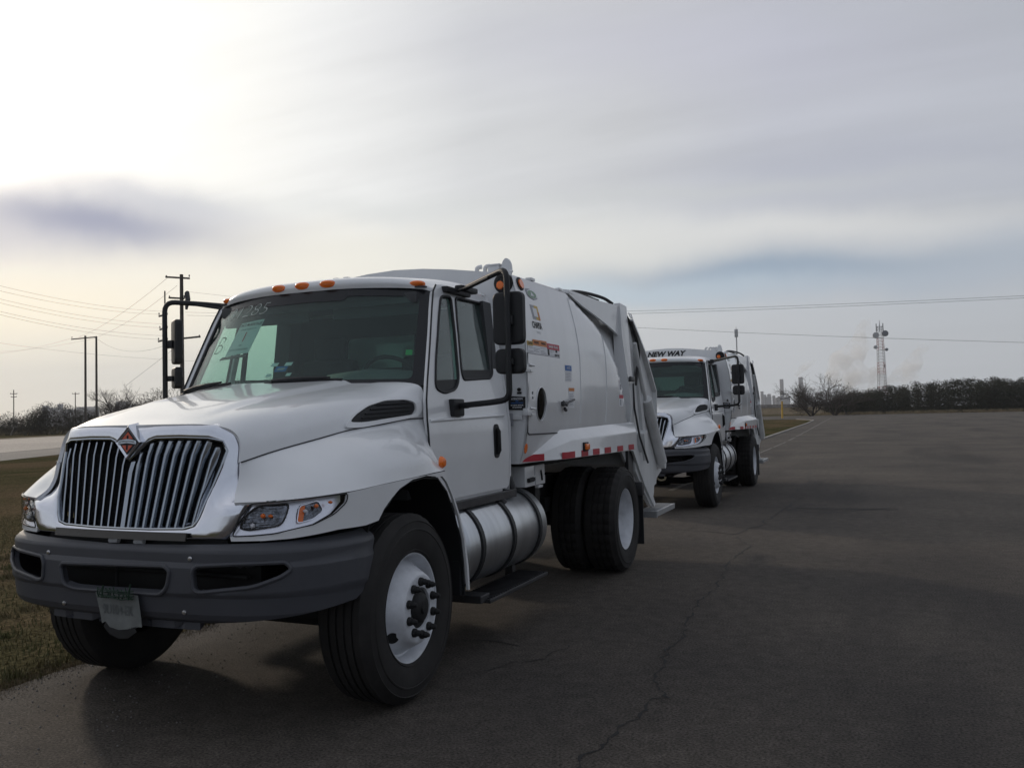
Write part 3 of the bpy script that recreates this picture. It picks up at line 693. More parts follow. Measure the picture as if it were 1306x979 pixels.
    rows = [[(-x, y, z) for x, y, z in r[:0:-1]]+r for r in RF]; surf(cab, rows, 5, 5); bmesh.ops.recalc_face_normals(cab, faces=cab.faces)
    if sum(f.normal.z*f.calc_area() for f in cab.faces) < 0: bmesh.ops.reverse_faces(cab, faces=cab.faces)
    solid(cab, .02); roof = finish(cab, 'cab_roof', PAINT, P, 45)
    for x, y, z in ((0, .586, 2.455), (-.198, .592, 2.453), (.198, .592, 2.453), (-.775, .765, 2.425), (.775, .765, 2.425)):
        b = BM(); lathe(b, [(0, .058), (-.012, .056), (-.026, .042), (-.034, .02), (-.036, 0)], 20, 'y', (0, 0, 0))
        ang = -math.atan2(x, 1.6)*1.0 if abs(x) < .5 else -.42*x/abs(x)
        bmesh.ops.transform(b, matrix=Matrix.Translation((x, y+.006, z))@Matrix.Rotation(-ang, 4, 'Z')@Matrix.Rotation(rad(-20), 4, 'X')@Matrix.Diagonal((.92, 1, .36, 1)), verts=b.verts)
        o = finish(b, 'roof_marker_light', ORANGE, P)
        b = BM(); lathe(b, [(.004, .064), (-.008, .063), (-.010, .055)], 20, 'y', (0, 0, 0)); bmesh.ops.transform(b, matrix=Matrix.Translation((x, y+.006, z))@Matrix.Rotation(-ang, 4, 'Z')@Matrix.Rotation(rad(-20), 4, 'X')@Matrix.Diagonal((.92, 1, .40, 1)), verts=b.verts); finish(b, 'light_base', ORANGE, o)
    for x, y in ((-.62, 1.0), (-.42, 1.05)):
        pass
    # back wall of the cab with a window, sides behind the doors, floor, firewall
    b = panel([(-.99, 1.0), (.99, 1.0), (1.0, 1.5), (.965, 1.78), (.88, 2.36), (-.88, 2.36), (-.965, 1.78), (-1.0, 1.5)], [rpoly([(-.40, 1.95), (.40, 1.95), (.39, 2.20), (-.39, 2.20)], .06)], lambda a, z: (a, 1.79, z), .03, out=(0, 1, 0))
    bw = finish(b, 'cab_back_wall', PAINT, P)
    b = BM(); prism(b, rpoly([(-.41, 1.94), (.41, 1.94), (.40, 2.21), (-.40, 2.21)], .06), 'y', 1.770, 1.775); finish(b, 'rear_window', SIDEG, bw)
    b = panel([(-.95, 1.05), (.95, 1.05), (.85, 2.38), (-.85, 2.38)], [rpoly([(-.40, 1.95), (.40, 1.95), (.39, 2.20), (-.39, 2.20)], .06)], lambda a, z: (a, 1.745, z), .02, out=(0, -1, 0)); finish(b, 'back_wall_trim', INT, bw)
    for sx in (1, -1):
        b = panel([(1.662, 1.02), (1.74, 1.05), (1.785, 1.3), (1.79, 1.6), (1.79, 2.30), (1.76, 2.44), (1.662, 2.46)], [], doormap(0.002), .03, [1.7, 1.75], rng(1.0, 2.4, 14), out=(1, 0, 0))
        for v in b.verts:
            if v.co.y > 1.72: v.co.x -= (v.co.y-1.72)**2*8
        if sx < 0: mirx(b)
        finish(b, 'cab_corner', PAINT, P)
        b = panel([(.70, .965), (1.60, .965), (1.64, 1.0), (1.64, 1.03), (.68, 1.03)], [], lambda a, z: (.985, a, z), .05, out=(1, 0, 0))
        if sx < 0: mirx(b)
        finish(b, 'cab_sill', PAINT, P)
        # door with vent window and drop window openings
        dr = [(.65, 1.03), (.54, 1.17), (.462, 1.30), (.452, 1.54), (.475, 1.66), (.515, 1.77), (.62, 2.0), (.74, 2.26), (.80, 2.375), (.86, 2.425), (.95, 2.437), (1.60, 2.44), (1.66, 2.41), (1.66, 1.03)]
        vw = rpoly([(.60, 1.735), (.72, 1.705), (.90, 1.735), (.962, 1.80), (1.0, 2.06), (1.045, 2.365), (.885, 2.35), (.79, 2.18), (.665, 1.92)], .045)
        dw = rpoly([(1.035, 1.80), (1.50, 1.825), (1.545, 1.86), (1.62, 2.20), (1.635, 2.375), (1.115, 2.368), (1.075, 2.2), (1.02, 1.86)], .04)
        b = panel(dr, [vw, dw], doormap(.004), .03, rng(.5, 1.6, 12), rng(1.05, 2.4, 27), out=(1, 0, 0))
        if sx < 0: mirx(b)
        door = finish(b, 'door', PAINT, P, 40)
        b = BM()
        tube(b, [(sidex(z)+.002, y-.006, z) for y, z in dr[2:10]], .006, 6)
        if sx < 0: mirx(b)
        finish(b, 'door_seal', BLACKP, door)
        b = BM(); pts = cr([(sidex(1.535)+.004, y, 1.531+.022*(y-.47)) for y in rng(.47, 1.64, 4)], 4); tube(b, pts, .012, 8)
        if sx < 0: mirx(b)
        finish(b, 'belt_crease', PAINT, door)
        for pl, nm in ((vw, 'vent_window'), (dw, 'side_window')):
            b = panel(pl, [], doormap(-.006), .004, [], rng(1.7, 2.4, 10), out=(1, 0, 0))
            if sx < 0: mirx(b)
            finish(b, nm, SIDEG, door)
            b = BM(); q = [(sidex(z)+.003, y, z) for y, z in pl]; tube(b, q, .011, 6, closed=True)
            if sx < 0: mirx(b)
            finish(b, 'window_rubber', BLACKP, door)
            if nm == 'side_window':
                b = panel([(1.03, 1.80), (1.50, 1.825), (1.545, 1.86), (1.545, 1.885), (1.025, 1.865)], [], doormap(.002), .01, out=(1, 0, 0))
            else:
                b = panel([(.61, 1.73), (.72, 1.70), (.90, 1.735), (.955, 1.79), (.955, 1.80), (.62, 1.785)], [], doormap(-.001), .008, out=(1, 0, 0))
            if sx < 0: mirx(b)
            finish(b, 'window_sill', BLACKP, door)
        b = panel(rpoly([(1.43, 1.255), (1.53, 1.255), (1.53, 1.495), (1.43, 1.495)], .045), [], doormap(.008), .012, out=(1, 0, 0))
        if sx < 0: mirx(b)
        finish(b, 'door_handle', BLACKP, door)
        b = BM(); tube(b, [(1.022, 1.48, 1.285), (1.036, 1.48, 1.31), (1.034, 1.48, 1.44), (1.020, 1.48, 1.465)], .016, 8)
        if sx < 0: mirx(b)
        finish(b, 'handle_grip', DARK, door)
        mirror_assembly(P, sx)
    # windshield: a curved sheet with black border, wipers, cowl
    def wsh(u, t, off=0):
        xe = .948-.082*t; x = u*xe; k = abs(u)**2.2
        y = (.335+.185*k)+(.27+.02*k)*t; z = 1.775-.012*k+(.635-.02*k)*t
        return (x, y-off*.92, z+off*.38)
    b = panel([(-1, 0), (1, 0), (1, 1), (-1, 1)], [], lambda u, t: wsh(u, t), .006, rng(-1, 1, 24), rng(0, 1, 6), out=(0, -1, .4))
    ws = finish(b, 'windshield', WIND, P, 60)
    b = panel([(-1.005, -.02), (1.005, -.02), (1.005, 1.01), (-1.005, 1.01)], [rpoly([(-.965, .045), (.925, .045), (.925, .93), (-.965, .93)], .05, 3)], lambda u, t: wsh(u, t, .002), .010, rng(-1, 1, 24), rng(0, 1, 6), out=(0, -1, .4))
    finish(b, 'windshield_border', FRIT, ws, 60)
    b = panel([(-.40, .93), (.40, .93), (.36, .885), (-.34, .885)], [], lambda u, t: wsh(u, t, .0015), .002, rng(-1, 1, 24), out=(0, -1, .4)); finish(b, 'sun_band', FRIT, ws)
    for (u0, t0, u1, t1) in ((-1.04, -.03, -.45, .045), (-.12, .015, .48, .035)):
        b = BM(); p = [Vector(wsh(u0+(u1-u0)*k, t0+(t1-t0)*k, .022+.012*sin(k*pi))) for k in rng(0, 1, 8)]
        tube(b, p, .008, 6); q = [x+Vector((0, -.012, .014)) for x in p]; tube(b, [q[1], q[3], q[5], q[7]], [.010, .013, .011, .006], 6)
        tube(b, [p[1], p[1]+Vector((.0, -.05, -.03))], .012, 6)
        finish(b, 'wiper', BLACKP, P)
    b = panel([(-1.0, -.16), (1.0, -.16), (1.0, .0), (-1.0, .0)], [], lambda u, t: (u*.87, .34+.155*abs(u)**2.2+t*.35, 1.77+t*.35-.01*abs(u)), .01, rng(-1, 1, 16), out=(0, -1, .4)); finish(b, 'cowl', BLACKP, P)
    def onw(u, t, of=.004): return wsh(u, t, of)
    if first:
        # paper sheet behind the glass, marks written on the glass
        ctr = (-.50, .585); W_, H_ = .135, .30
        def pg(x, z, of=-.012): u = ctr[0]+x+.10*z*2.0*.9; t = ctr[1]+z; return wsh(u, t, of)
        b = panel([(-.128, -.205), (.128, -.19), (.130, .175), (-.125, .160)], [], lambda x, z: pg(x, z), .002, [-.06, 0, .06], out=(0, -1, .4))
        for v in b.verts: pass
        pa = finish(b, 'paper_notice', PAPER, P); pa['label'] = 'paper sheet printed with a red numeral 1'
        for s, sz, z, m, bo in (('CINCO MANANTIALES', .030, .130, INK, .0006), ('COMPACTADOR DE 7 M', .019, .078, INK, 0), ('1', .085, -.01, REDI, .002), ('PARA', .016, -.10, INK, 0), ('SISTEMA DE LIMPIEZA DE NAVA', .017, -.145, INK, .0)):
            b = textbm(s, sz, lambda x, y: pg(x*1.07+.0, z+y*1.62, -.0085), bold=bo, sx=.78); finish(b, 'notice_lettering', m, pa, 0)
        b = BM(); 
        b = panel([(-.19, -.235), (.11, -.225), (.12, -.200), (-.17, -.205)], [], lambda x, z: pg(x, z, -.016), .006, out=(0, -1, .4)); finish(b, 'notice_clip', INT, pa)
        b = textbm('31285', .18, lambda x, y: onw(-.57+x*1.1, .865+y*1.05, .003), shear=.35, bold=-.0055, res=4); finish(b, 'grease_pencil_number', CHALK, ws, 0)
        b = textbm('B', .20, lambda x, y: onw(-.78+x, .50+y*1.5, .003), shear=.3, bold=-.0062, res=4); finish(b, 'grease_pencil_letter', BLACKP, ws, 0)
    for i, (u, t, w, h, m) in enumerate(((-.07, .235, .060, .035, WHI), (-.03, .235, .06, .035, WHI), (-.10, .125, .045, .03, WHI), (-.01, .125, .04, .03, WHI), (-.045, .185, .10, .055, BLUE), (-.045, .185, .06, .02, GREYP))):
        if i < 4: u += (-.04 if i % 2 == 0 else .04)
        b = panel([(u-w/2, t-h/2), (u+w/2, t-h/2), (u+w/2+.012, t+h/2), (u-w/2+.012, t+h/2)], [], lambda a, c_: onw(a, c_, -.0085 if i < 4 else -.0075+.0005*(i-4)), .0006, out=(0, -1, .4)); finish(b, 'inspection_sticker', m, ws)
    b = panel([(.862, .30), (.905, .30), (.907, .355), (.864, .355)], [], lambda a, c_: onw(a, c_, -.008), .0006, out=(0, -1, .4)); finish(b, 'green_sticker', GRNB, ws)
    # interior
    b = BM(); box(b, -.86, .86, .44, .50, 1.05, 1.70, .01); box(b, -.95, .95, .70, 1.76, 1.0, 1.06); finish(b, 'cab_floor', INT, P)
    b = BM(); box(b, -.92, .92, .47, .86, 1.40, 1.765, .04); it = finish(b, 'dashboard', DASH, P)
    b = BM(); lathe(b, [(-.40, 0), (-.38, .10), (-.30, .16), (0, .19), (.30, .16), (.38, .10), (.40, 0)], 20, 'x', (.48, .66, 1.72)); 
    for v in b.verts: v.co.z = 1.72+(v.co.z-1.72)*.85
    finish(b, 'instrument_hood', DASH, it)
    b = BM(); c0 = Vector((.48, .98, 1.79)); Rm = Matrix.Rotation(rad(38), 3, 'X'); tube(b, [c0+Rm@Vector((.225*cos(a), 0.0, .225*sin(a))) for a in rng(0, 2*pi, 28)[:-1]], .015, 8, closed=True)
    for a in (rad(0), rad(180), rad(270)): tube(b, [c0, c0+Rm@Vector((.22*cos(a), 0, .22*sin(a)))], .012, 6)
    tube(b, [c0, c0+Vector((0, -.25, -.28))], .04, 8); finish(b, 'steering_wheel', BLACKP, P)
    for x in (.48, -.42):
        b = BM(); box(b, x-.25, x+.25, 1.12, 1.58, 1.30, 1.46, .05); box(b, x-.24, x+.24, 1.48, 1.62, 1.42, 2.02, .06, seg=3); box(b, x-.14, x+.14, 1.50, 1.60, 2.01, 2.20, .045, seg=3); finish(b, 'seat', SEAT, P)
    b = BM(); box(b, -.80, .80, .72, .76, 2.30, 2.37, .01); box(b, -.84, -.10, .80, .83, 2.235, 2.36, .012); box(b, .10, .84, .80, .83, 2.235, 2.36, .012); finish(b, 'sun_visor', INT, P)
    b = panel([(-.84, .75), (.84, .75), (.84, 1.74), (-.84, 1.74)], [], lambda a, c_: (a, c_, 2.40), .01, out=(0, 0, -1)); finish(b, 'headliner', INT, P)
    for sx in (1, -1):
        b = BM(); tube(b, [(sx*.93, .55, 1.76), (sx*.85, .84, 2.36)], .026, 6); tube(b, [(sx*.90, 1.05, 1.74), (sx*.85, 1.10, 2.38)], .02, 6); tube(b, [(sx*.93, 1.58, 1.5), (sx*.84, 1.60, 2.38)], .10, 4); box(b, min(sx*.93, sx*.97), max(sx*.93, sx*.96), .66, 1.74, 1.06, 1.70); finish(b, 'cab_pillar', INT, P)
    # ---------------- chassis
    b = BM()
    for sx in (1, -1): box(b, sx*.43-.04, sx*.43+.04, -.75, 5.6, .70, .95)
    for y in (-.6, .9, 2.0, 3.2, 4.9, 5.5): box(b, -.42, .42, y-.06, y+.06, .74, .92)
    box(b, -.35, .35, -.55, .75, .55, 1.25, .05); ch = finish(b, 'chassis_frame', DARK, P)
    b = BM(); tube(b, [(-1.0, 0, .5), (-.6, 0, .42), (.6, 0, .42), (1.0, 0, .5)], .055, 8); box(b, -.50, -.36, -.45, .45, .52, .62); box(b, .36, .50, -.45, .45, .52, .62); finish(b, 'front_axle', DARK, P)
    b = BM(); tube(b, [(-.95, 4.3, .512), (-.3, 4.3, .512), (-.2, 4.3, .512), (.2, 4.3, .512), (.3, 4.3, .512), (.95, 4.3, .512)], [.09, .09, .20, .20, .09, .09], 14); tube(b, [(0, .7, .68), (0, 4.3, .55)], .05, 8)
    box(b, -.55, -.40, 3.7, 4.9, .62, .76); box(b, .40, .55, 3.7, 4.9, .62, .76); finish(b, 'rear_axle', DARK, P)
    b = BM(); box(b, -.95, .95, 2.4, 2.5, .62, 1.12); box(b, -.55, .55, 2.5, 3.4, .55, 1.0, .04); tube(b, [(-.75, 1.6, .66), (-.75, 2.6, .66)], .16, 14); finish(b, 'underbody_tank', DARK, P)
    for sx in (1, -1):
        wheel(P, 'front_wheel', sx, 0, 1.108, 'front'); wheel(P, 'rear_wheel', sx, 4.30, 1.165, 'rear'); wheel(P, 'rear_wheel', sx, 4.30, .835, 'inner')
    # ---------------- fuel tank and steps (left), box on the right
    for sx in (1, -1):
        b = BM(); TX, TZ, TR = .835, .705, .292; lathe(b, [(.745, 0), (.745, .20), (.755, .262), (.775, .286), (.79, TR), (2.17, TR), (2.185, .286), (2.205, .262), (2.215, .20), (2.215, 0)], 48, 'y', (TX, 0, TZ))
        if sx < 0: mirx(b)
        tk = finish(b, 'fuel_tank', TANK, P, 25)
        for y in (.96, 1.50, 2.02):
            b = BM(); lathe(b, [(y-.024, TR), (y-.024, TR+.012), (y+.024, TR+.012), (y+.024, TR)], 40, 'y', (TX, 0, TZ)); 
            lathe(b, [(y-.033, TR+.001), (y-.033, TR+.006), (y+.033, TR+.006), (y+.033, TR+.001)], 40, 'y', (TX, 0, TZ))
            if sx < 0: mirx(b)
            finish(b, 'tank_strap', BLACKP, tk)
        b = BM(); box(b, .62, 1.02, .74, 1.80, .985, 1.0, .004)
        for k in range(24): y = .76+.043*k; box(b, .80, 1.02, y, y+.012, 1.0, 1.008)
        box(b, 1.0, 1.03, .74, 1.80, .955, 1.012, .004); tube(b, [(1.0, 1.55, .97), (1.03, 1.58, .93)], .02, 6)
        if sx < 0: mirx(b)
        finish(b, 'upper_step', STEEL, P, 0)
        b = BM(); box(b, .90, 1.15, 1.0, 2.10, .335, .36, .004)
        for k in range(26): y = 1.02+.041*k; box(b, .92, 1.14, y, y+.012, .36, .369)
        for y in (1.02, 1.95): box(b, .86, .92, y, y+.06, .33, .46); 
        box(b, .60, 1.12, .92, 1.06, .345, .395, .006)
        if sx < 0: mirx(b)
        finish(b, 'lower_step', STEEL, P, 0)
    # things in the gap behind the cab
    b = BM(); tube(b, fillet([(.93, 1.80, 1.16), (.97, 1.79, 1.08), (1.0, 1.80, .98)], .03), .035, 10); tube(b, [(.80, 1.82, 1.2), (.85, 1.84, 1.0), (.9, 1.9, .95)], .02, 8); finish(b, 'air_pipe', BLACKP, P)
    b = BM(); box(b, .84, .99, 2.08, 2.52, .995, 1.155, .006); bx_ = finish(b, 'control_box', BODYP, P)
    b = BM(); box(b, .99, .998, 2.29, 2.50, 1.075, 1.15); box(b, .99, 1.0, 2.29, 2.50, 1.0, 1.068); box(b, .97, 1.003, 2.34, 2.44, .972, .992, .003); finish(b, 'control_box_door', BODYP, bx_)
    b = BM(); tube(b, [(1.002, 2.40, 1.11), (1.006, 2.41, 1.06), (1.004, 2.42, 1.03)], .008, 6); tube(b, [(1.0, 2.12, 1.045), (1.0, 2.24, 1.05)], .018, 6); finish(b, 'box_latch', DARK, bx_)
    # ---------------- refuse body
    fo = [(1.035, 1.19), (1.07, 1.26), (1.105, 1.46), (1.119, 1.63), (1.122, 1.84), (1.112, 2.13), (1.085, 2.31), (1.052, 2.45), (1.012, 2.61), (.98, 2.632), (.80, 2.655), (.5, 2.70), (.25, 2.727), (0, 2.738)]
    full = fo+[(-x, z) for x, z in fo[-2::-1]]
    b = BM(); prism(b, full, 'y', 1.85, 1.88); body = finish(b, 'body_front_wall', BODYP, P)
    for sx in (1, -1):
        slots = [rpoly([(1.93, 1.708), (1.965, 1.708), (1.965, 1.73), (1.93, 1.73)], .006, 2), rpoly([(1.93, 1.672), (1.965, 1.672), (1.965, 1.692), (1.93, 1.692)], .006, 2)]
        hole = ell(2.135, 1.636, .112, .128, 32)
        b = panel([(1.85, 1.19), (5.0, 1.17), (5.0, 2.69), (4.2, 2.665), (3.2, 2.632), (1.85, 2.612)], [hole]+slots, bodymap(0), .012, rng(1.9, 5.0, 44)+[3.145], rng(1.2, 2.66, 29), out=(1, 0, 0))
        if sx < 0: mirx(b)
        side = finish(b, 'body_side', BODYP, P, 25)
        b = panel(ell(2.135, 1.636, .12, .136, 32), [], bodymap(-.06), .01, out=(1, 0, 0))
        if sx < 0: mirx(b)
        finish(b, 'porthole_backing', DARK, side)
        b = BM(); tube(b, [(skin(y, z, .002), y, z) for y, z in ell(2.135, 1.636, .114, .130, 32)], .005, 6, closed=True)
        if sx < 0: mirx(b)
        finish(b, 'porthole_rim', BODYP, side)
        b = BM(); box(b, 1.08, 1.10, 1.92, 1.975, 1.665, 1.735)
        if sx < 0: mirx(b)
        finish(b, 'slot_backing', DARK, side)
        # access door outline, welds, creases
        b = BM()
        dl = [(1.862, 2.02), (1.862, 1.46), (1.875, 1.425), (1.91, 1.408), (2.60, 1.402)]
        tube(b, [(skin(y, z, .001), y, z) for y, z in dl], .006, 6)
        if sx < 0: mirx(b)
        finish(b, 'access_door_gap', BLACKP, side)
        for zc in (1.90, 1.575):
            b = BM(); box(b, 1.095, 1.135, 1.80, 1.93, zc-.025, zc+.03, .006); tube(b, [(1.138, 1.84, zc+.03), (1.145, 1.93, zc+.025)], .010, 6); box(b, 1.13, 1.142, 1.87, 1.94, zc-.022, zc-.010)
            if sx < 0: mirx(b)
            finish(b, 'access_door_hinge', BODYP, side)
        for y in (3.13, 3.93):
            b = BM(); z1 = 2.58 if y < 3.5 else 2.30
            tube(b, [(skin(y, z, -.003), y+.03*sin((z-1.4)*1.5)*(1 if y > 3.5 else .3), z) for z in rng(1.46, z1, 12)], .009, 6)
            if sx < 0: mirx(b)
            finish(b, 'weld_seam', BODYP, side)
        # flat shoulder plate over the curved flank
        pm_ = lambda a, z: (1.045+.012*(a-3.2), a, z)
        b = panel([(3.17, 2.628), (4.74, 2.672), (4.72, 2.35), (4.35, 2.43), (3.95, 2.495), (3.6, 2.545), (3.35, 2.59)], [], lambda a, z: (1.018+.035*(a-3.17)/1.5, a, z), .02, rng(3.2, 4.7, 8), out=(1, 0, 0))
        if sx < 0: mirx(b)
        finish(b, 'shoulder_plate', BODYP, side)
        b = BM(); prism(b, [(.88, 2.60), (1.02, 2.635), (1.02, 2.66), (.9, 2.68)], 'y', 3.2, 4.74)
        if sx < 0: mirx(b)
        finish(b, 'shoulder_cap', BODYP, side)
        # rear post
        b = BM(); po = [(4.72, 2.70), (4.99, 2.69), (4.93, 2.3), (4.86, 1.91), (4.92, 1.6), (5.10, 1.28), (5.50, .98), (5.36, .98), (4.92, 1.18), (4.80, 1.6), (4.70, 1.9), (4.68, 2.35)]
        prism(b, po, 'x', 1.0, 1.135)
        for v in b.verts:
            if v.co.x > 1.1: v.co.x = max(bodyx(v.co.z)+.016, 1.066)
        if sx < 0: mirx(b)
        pst = finish(b, 'rear_post', BODYP, P)
        b = BM(); box(b, 1.135, 1.16, 4.74, 4.90, 1.88, 1.93, .006); tube(b, [(1.14, 4.88, 1.86), (1.142, 4.90, 1.6), (1.142, 5.08, 1.3), (1.142, 5.42, 1.0)], .012, 6)
        if sx < 0: mirx(b)
        finish(b, 'post_hinge', STEEL, pst)
        b = BM(); tube(b, [(1.137, 4.80, 2.60), (1.155, 4.80, 2.55), (1.155, 4.88, 2.55), (1.137, 4.88, 2.60)], .006, 5)
        if sx < 0: mirx(b)
        finish(b, 'lifting_eye', BODYP, pst)
        # wheel flare: box that widens out of the flank
        b = BM()
        def V(*p): return b.verts.new(p)
        IT = [V(1.06, 1.855, 1.29), V(1.095, 2.61, 1.428), V(1.10, 5.02, 1.46)]
        OT = [V(1.04, 1.85, 1.205), V(1.20, 2.58, 1.335), V(1.20, 4.72, 1.355)]
        OB = [V(1.038, 1.85, 1.195), V(1.198, 2.45, 1.195), V(1.198, 4.72, 1.172)]
        IB = [V(.95, 1.86, 1.19), V(1.0, 2.45, 1.19), V(1.0, 5.02, 1.165)]
        for A, B in ((IT, OT), (OT, OB), (OB, IB)):
            for i in (0, 1): b.faces.new((A[i], A[i+1], B[i+1], B[i]))
        b.faces.new((IT[0], OT[0], OB[0], IB[0])); b.faces.new((IT[2], IB[2], OB[2], OT[2])); bmesh.ops.recalc_face_normals(b, faces=b.faces)
        bmesh.ops.bevel(b, geom=[e for e in b.edges if len(e.link_faces) == 2 and e.calc_face_angle(0) > .5], offset=.004, segments=2, affect='EDGES')
        if sx < 0: mirx(b)
        fl = finish(b, 'wheel_flare', BODYP, P, 25)
        def fmp(y, z, of=.003): return (lerpt(y, [(1.85, 1.038), (2.45, 1.198), (2.6, 1.20), (5, 1.20)])+of, y, z)
        zb = lambda y: 1.200-.0075*(y-1.85)
        for i, (y0, y1) in enumerate(((1.862, 2.16), (2.40, 2.68), (2.86, 3.04), (3.18, 3.38), (3.55, 3.75), (3.98, 4.18), (4.40, 4.60))):
            pl = [(y0, zb(y0)+.002), (y1, zb(y1)+.002), (y1, zb(y1)+.054), (y0 if i else y0+.10, (zb(y0) if i else zb(y0))+.054)]
            if i == 0: pl[3] = (1.93, zb(1.9)+.030); pl.insert(3, (2.02, zb(2)+.054))
            b = panel(pl, [], lambda a, z: fmp(a, z), .002, [2.45], out=(1, 0, 0))
            if sx < 0: mirx(b)
            finish(b, 'red_reflective_strip', REDT, fl)
        b = panel([(3.045, zb(3)+.002), (3.175, zb(3.1)+.002), (3.175, zb(3.1)+.054), (3.045, zb(3)+.054)], [], lambda a, z: fmp(a, z), .002, out=(1, 0, 0))
        if sx < 0: mirx(b)
        finish(b, 'silver_reflective_strip', WHT, fl)
        b = BM(); box(b, 1.20, 1.215, 2.90, 3.03, 1.235, 1.312, .008)
        if sx < 0: mirx(b)
        ml = finish(b, 'flare_light', DARK, fl)
        b = BM(); box(b, 1.21, 1.232, 2.915, 3.015, 1.247, 1.30, .010)
        if sx < 0: mirx(b)
        finish(b, 'amber_lamp', ORANGE, fl)
        b = panel(ell(1.885, 1.303, .030, .037, 16), [], bodymap(.004), .004, out=(1, 0, 0))
        if sx < 0: mirx(b)
        finish(b, 'amber_reflector', ORANGE, side)
        b = panel(ell(1.98, 2.56, .062, .052, 20), [], bodymap(.008), .01, out=(1, 0, 0))
        if sx < 0: mirx(b)
        finish(b, 'lamp_grommet', DARK, side)
        b = panel(ell(1.98, 2.56, .042, .036, 20), [], bodymap(.018), .01, out=(1, 0, 0))
        if sx < 0: mirx(b)
        finish(b, 'side_lamp', ORANGE, side)
        b = BM(); lathe(b, [(0, .078), (-.012, .075), (-.018, .05)], 24, 'y', (.945, 1.85, 2.555)); lathe(b, [(-.004, .05), (-.020, .046), (-.026, 0)], 24, 'y', (.945, 1.85, 2.555))
        if sx < 0: mirx(b)
        fl2 = finish(b, 'lamp_grommet', DARK, body)
        b = BM(); lathe(b, [(-.014, .036), (-.028, .028), (-.032, 0)], 20, 'y', (.925, 1.85, 2.54))
        if sx < 0: mirx(b)
        finish(b, 'front_lamp', ORANGE, body)
    # decals (left side only is seen)
    def dec(y0, y1, z0, z1, m, nm, of=.0015, par=None, slant=0):
        b = panel([(y0, z0), (y1, z0+slant), (y1, z1+slant), (y0, z1)], [], bodymap(of), .001, [], rng(1.2, 2.6, 28), out=(1, 0, 0)); return finish(b, nm, m, par or bpy_side)
    bpy_side = P
    lg = panel(rpoly([(2.06, 2.535), (2.16, 2.545), (2.29, 2.50), (2.31, 2.475), (2.20, 2.455), (2.08, 2.49)], .03), [], bodymap(.002), .002, rng(2.0, 2.3, 4), rng(2.4, 2.6, 5), out=(1, 0, 0))
    lg = BM() if False else lg
    o = finish(lg, 'oval_emblem', GREYP, P)
    finish(panel(ell(2.185, 2.50, .105, .036, 24), [], bodymap(.0045), .001, out=(1, 0, 0)), 'emblem_ring', WHI, o)
    finish(panel(ell(2.185, 2.50, .095, .031, 24), [], bodymap(.006), .001, out=(1, 0, 0)), 'emblem_green', GRNP, o)
    finish(panel([(2.15, 2.485), (2.17, 2.522), (2.23, 2.49)], [], bodymap(.0075), .001, out=(1, 0, 0)), 'emblem_mark', WHI, o)
    # square two-colour mark with a word under it
    o = dec(2.085, 2.165, 2.295, 2.41, GREYP, 'company_mark'); dec(2.165, 2.25, 2.295, 2.41, OCHRE, 'mark_gold', par=o); dec(2.12, 2.21, 2.318, 2.388, WHI, 'mark_centre', .003, o); dec(2.22, 2.25, 2.295, 2.36, ORP, 'mark_orange', .003, o)
    b = textbm('CHAPSA', .072, lambda x, y: (skin(2.15+x, 2.247+y, .002), 2.15+x, 2.247+y), bold=.0022, sx=.78); finish(b, 'company_lettering', INK, P, 0)
    b = textbm('Servicios', .030, lambda x, y: (skin(2.16+x, 2.195+y, .002), 2.16+x, 2.195+y), sx=.8); finish(b, 'company_small_lettering', GREYP, P, 0)
    o = dec(1.87, 2.60, 2.015, 2.10, GREYP, 'warning_decal'); dec(1.88, 2.595, 2.020, 2.085, WHI, 'decal_field', .0025, o)
    for y0, y1, z0, z1, m, s in ((1.87, 1.99, 2.078, 2.112, OCHRE, 'CAUTION'), (1.99, 2.14, 2.085, 2.13, ORP, 'WARNING'), (2.14, 2.30, 2.085, 2.132, ORP, 'WARNING'), (2.30, 2.60, 2.072, 2.12, REDP, 'DANGER  PELIGRO')):
        q = dec(y0, y1, z0, z1, m, 'decal_header', .0035, o)
        ym, zm = (y0+y1)/2, (z0+z1)/2; b = textbm(s, .026, lambda x, y: (skin(ym+x, zm+y, .0055), ym+x, zm+y), sx=.8 if 'D' != s[0] else 1.0, bold=.0008); finish(b, 'decal_lettering', INK if m != REDP else WHI, o, 0)
    for k in range(5):
        for (y0, y1) in ((1.89, 1.99), (2.0, 2.13), (2.15, 2.28), (2.37, 2.46)): 
            if (k+int(y0*10)) % 4: dec(y0, y1-.02*(k % 3), 2.027+.011*k, 2.030+.011*k, GREYP, 'decal_print_line', .0036, o)
    dec(2.31, 2.35, 2.025, 2.075, INK, 'decal_figure', .0036, o); dec(2.50, 2.54, 2.055, 2.075, INK, 'decal_pictogram', .0036, o)
    b = textbm('NEW WAY', .024, lambda x, y: (skin(2.53+x, 2.032+y, .005), 2.53+x, 2.032+y), bold=.001); finish(b, 'decal_lettering', INK, o, 0)
    o = dec(2.72, 2.89, 1.828, 1.965, WHI, 'instruction_decal'); dec(2.722, 2.888, 1.918, 1.963, BLUE, 'decal_header', .0028, o)
    b = textbm('AVISO', .034, lambda x, y: (skin(2.805+x, 1.94+y, .0045), 2.805+x, 1.94+y)); finish(b, 'decal_lettering', WHI, o, 0)
    for k in range(6): dec(2.735, 2.87-.02*(k % 2), 1.838+.0125*k, 1.8415+.0125*k, GREYP, 'decal_print_line', .0028, o)
    o = dec(2.80, 2.95, 1.605, 1.775, WHI, 'instruction_decal'); dec(2.80, 2.95, 1.748, 1.775, ORP, 'decal_header', .0028, o)
    for k in range(8): dec(2.815, 2.93-.02*(k % 2), 1.625+.0135*k, 1.629+.0135*k, GREYP, 'decal_print_line', .0028, o)
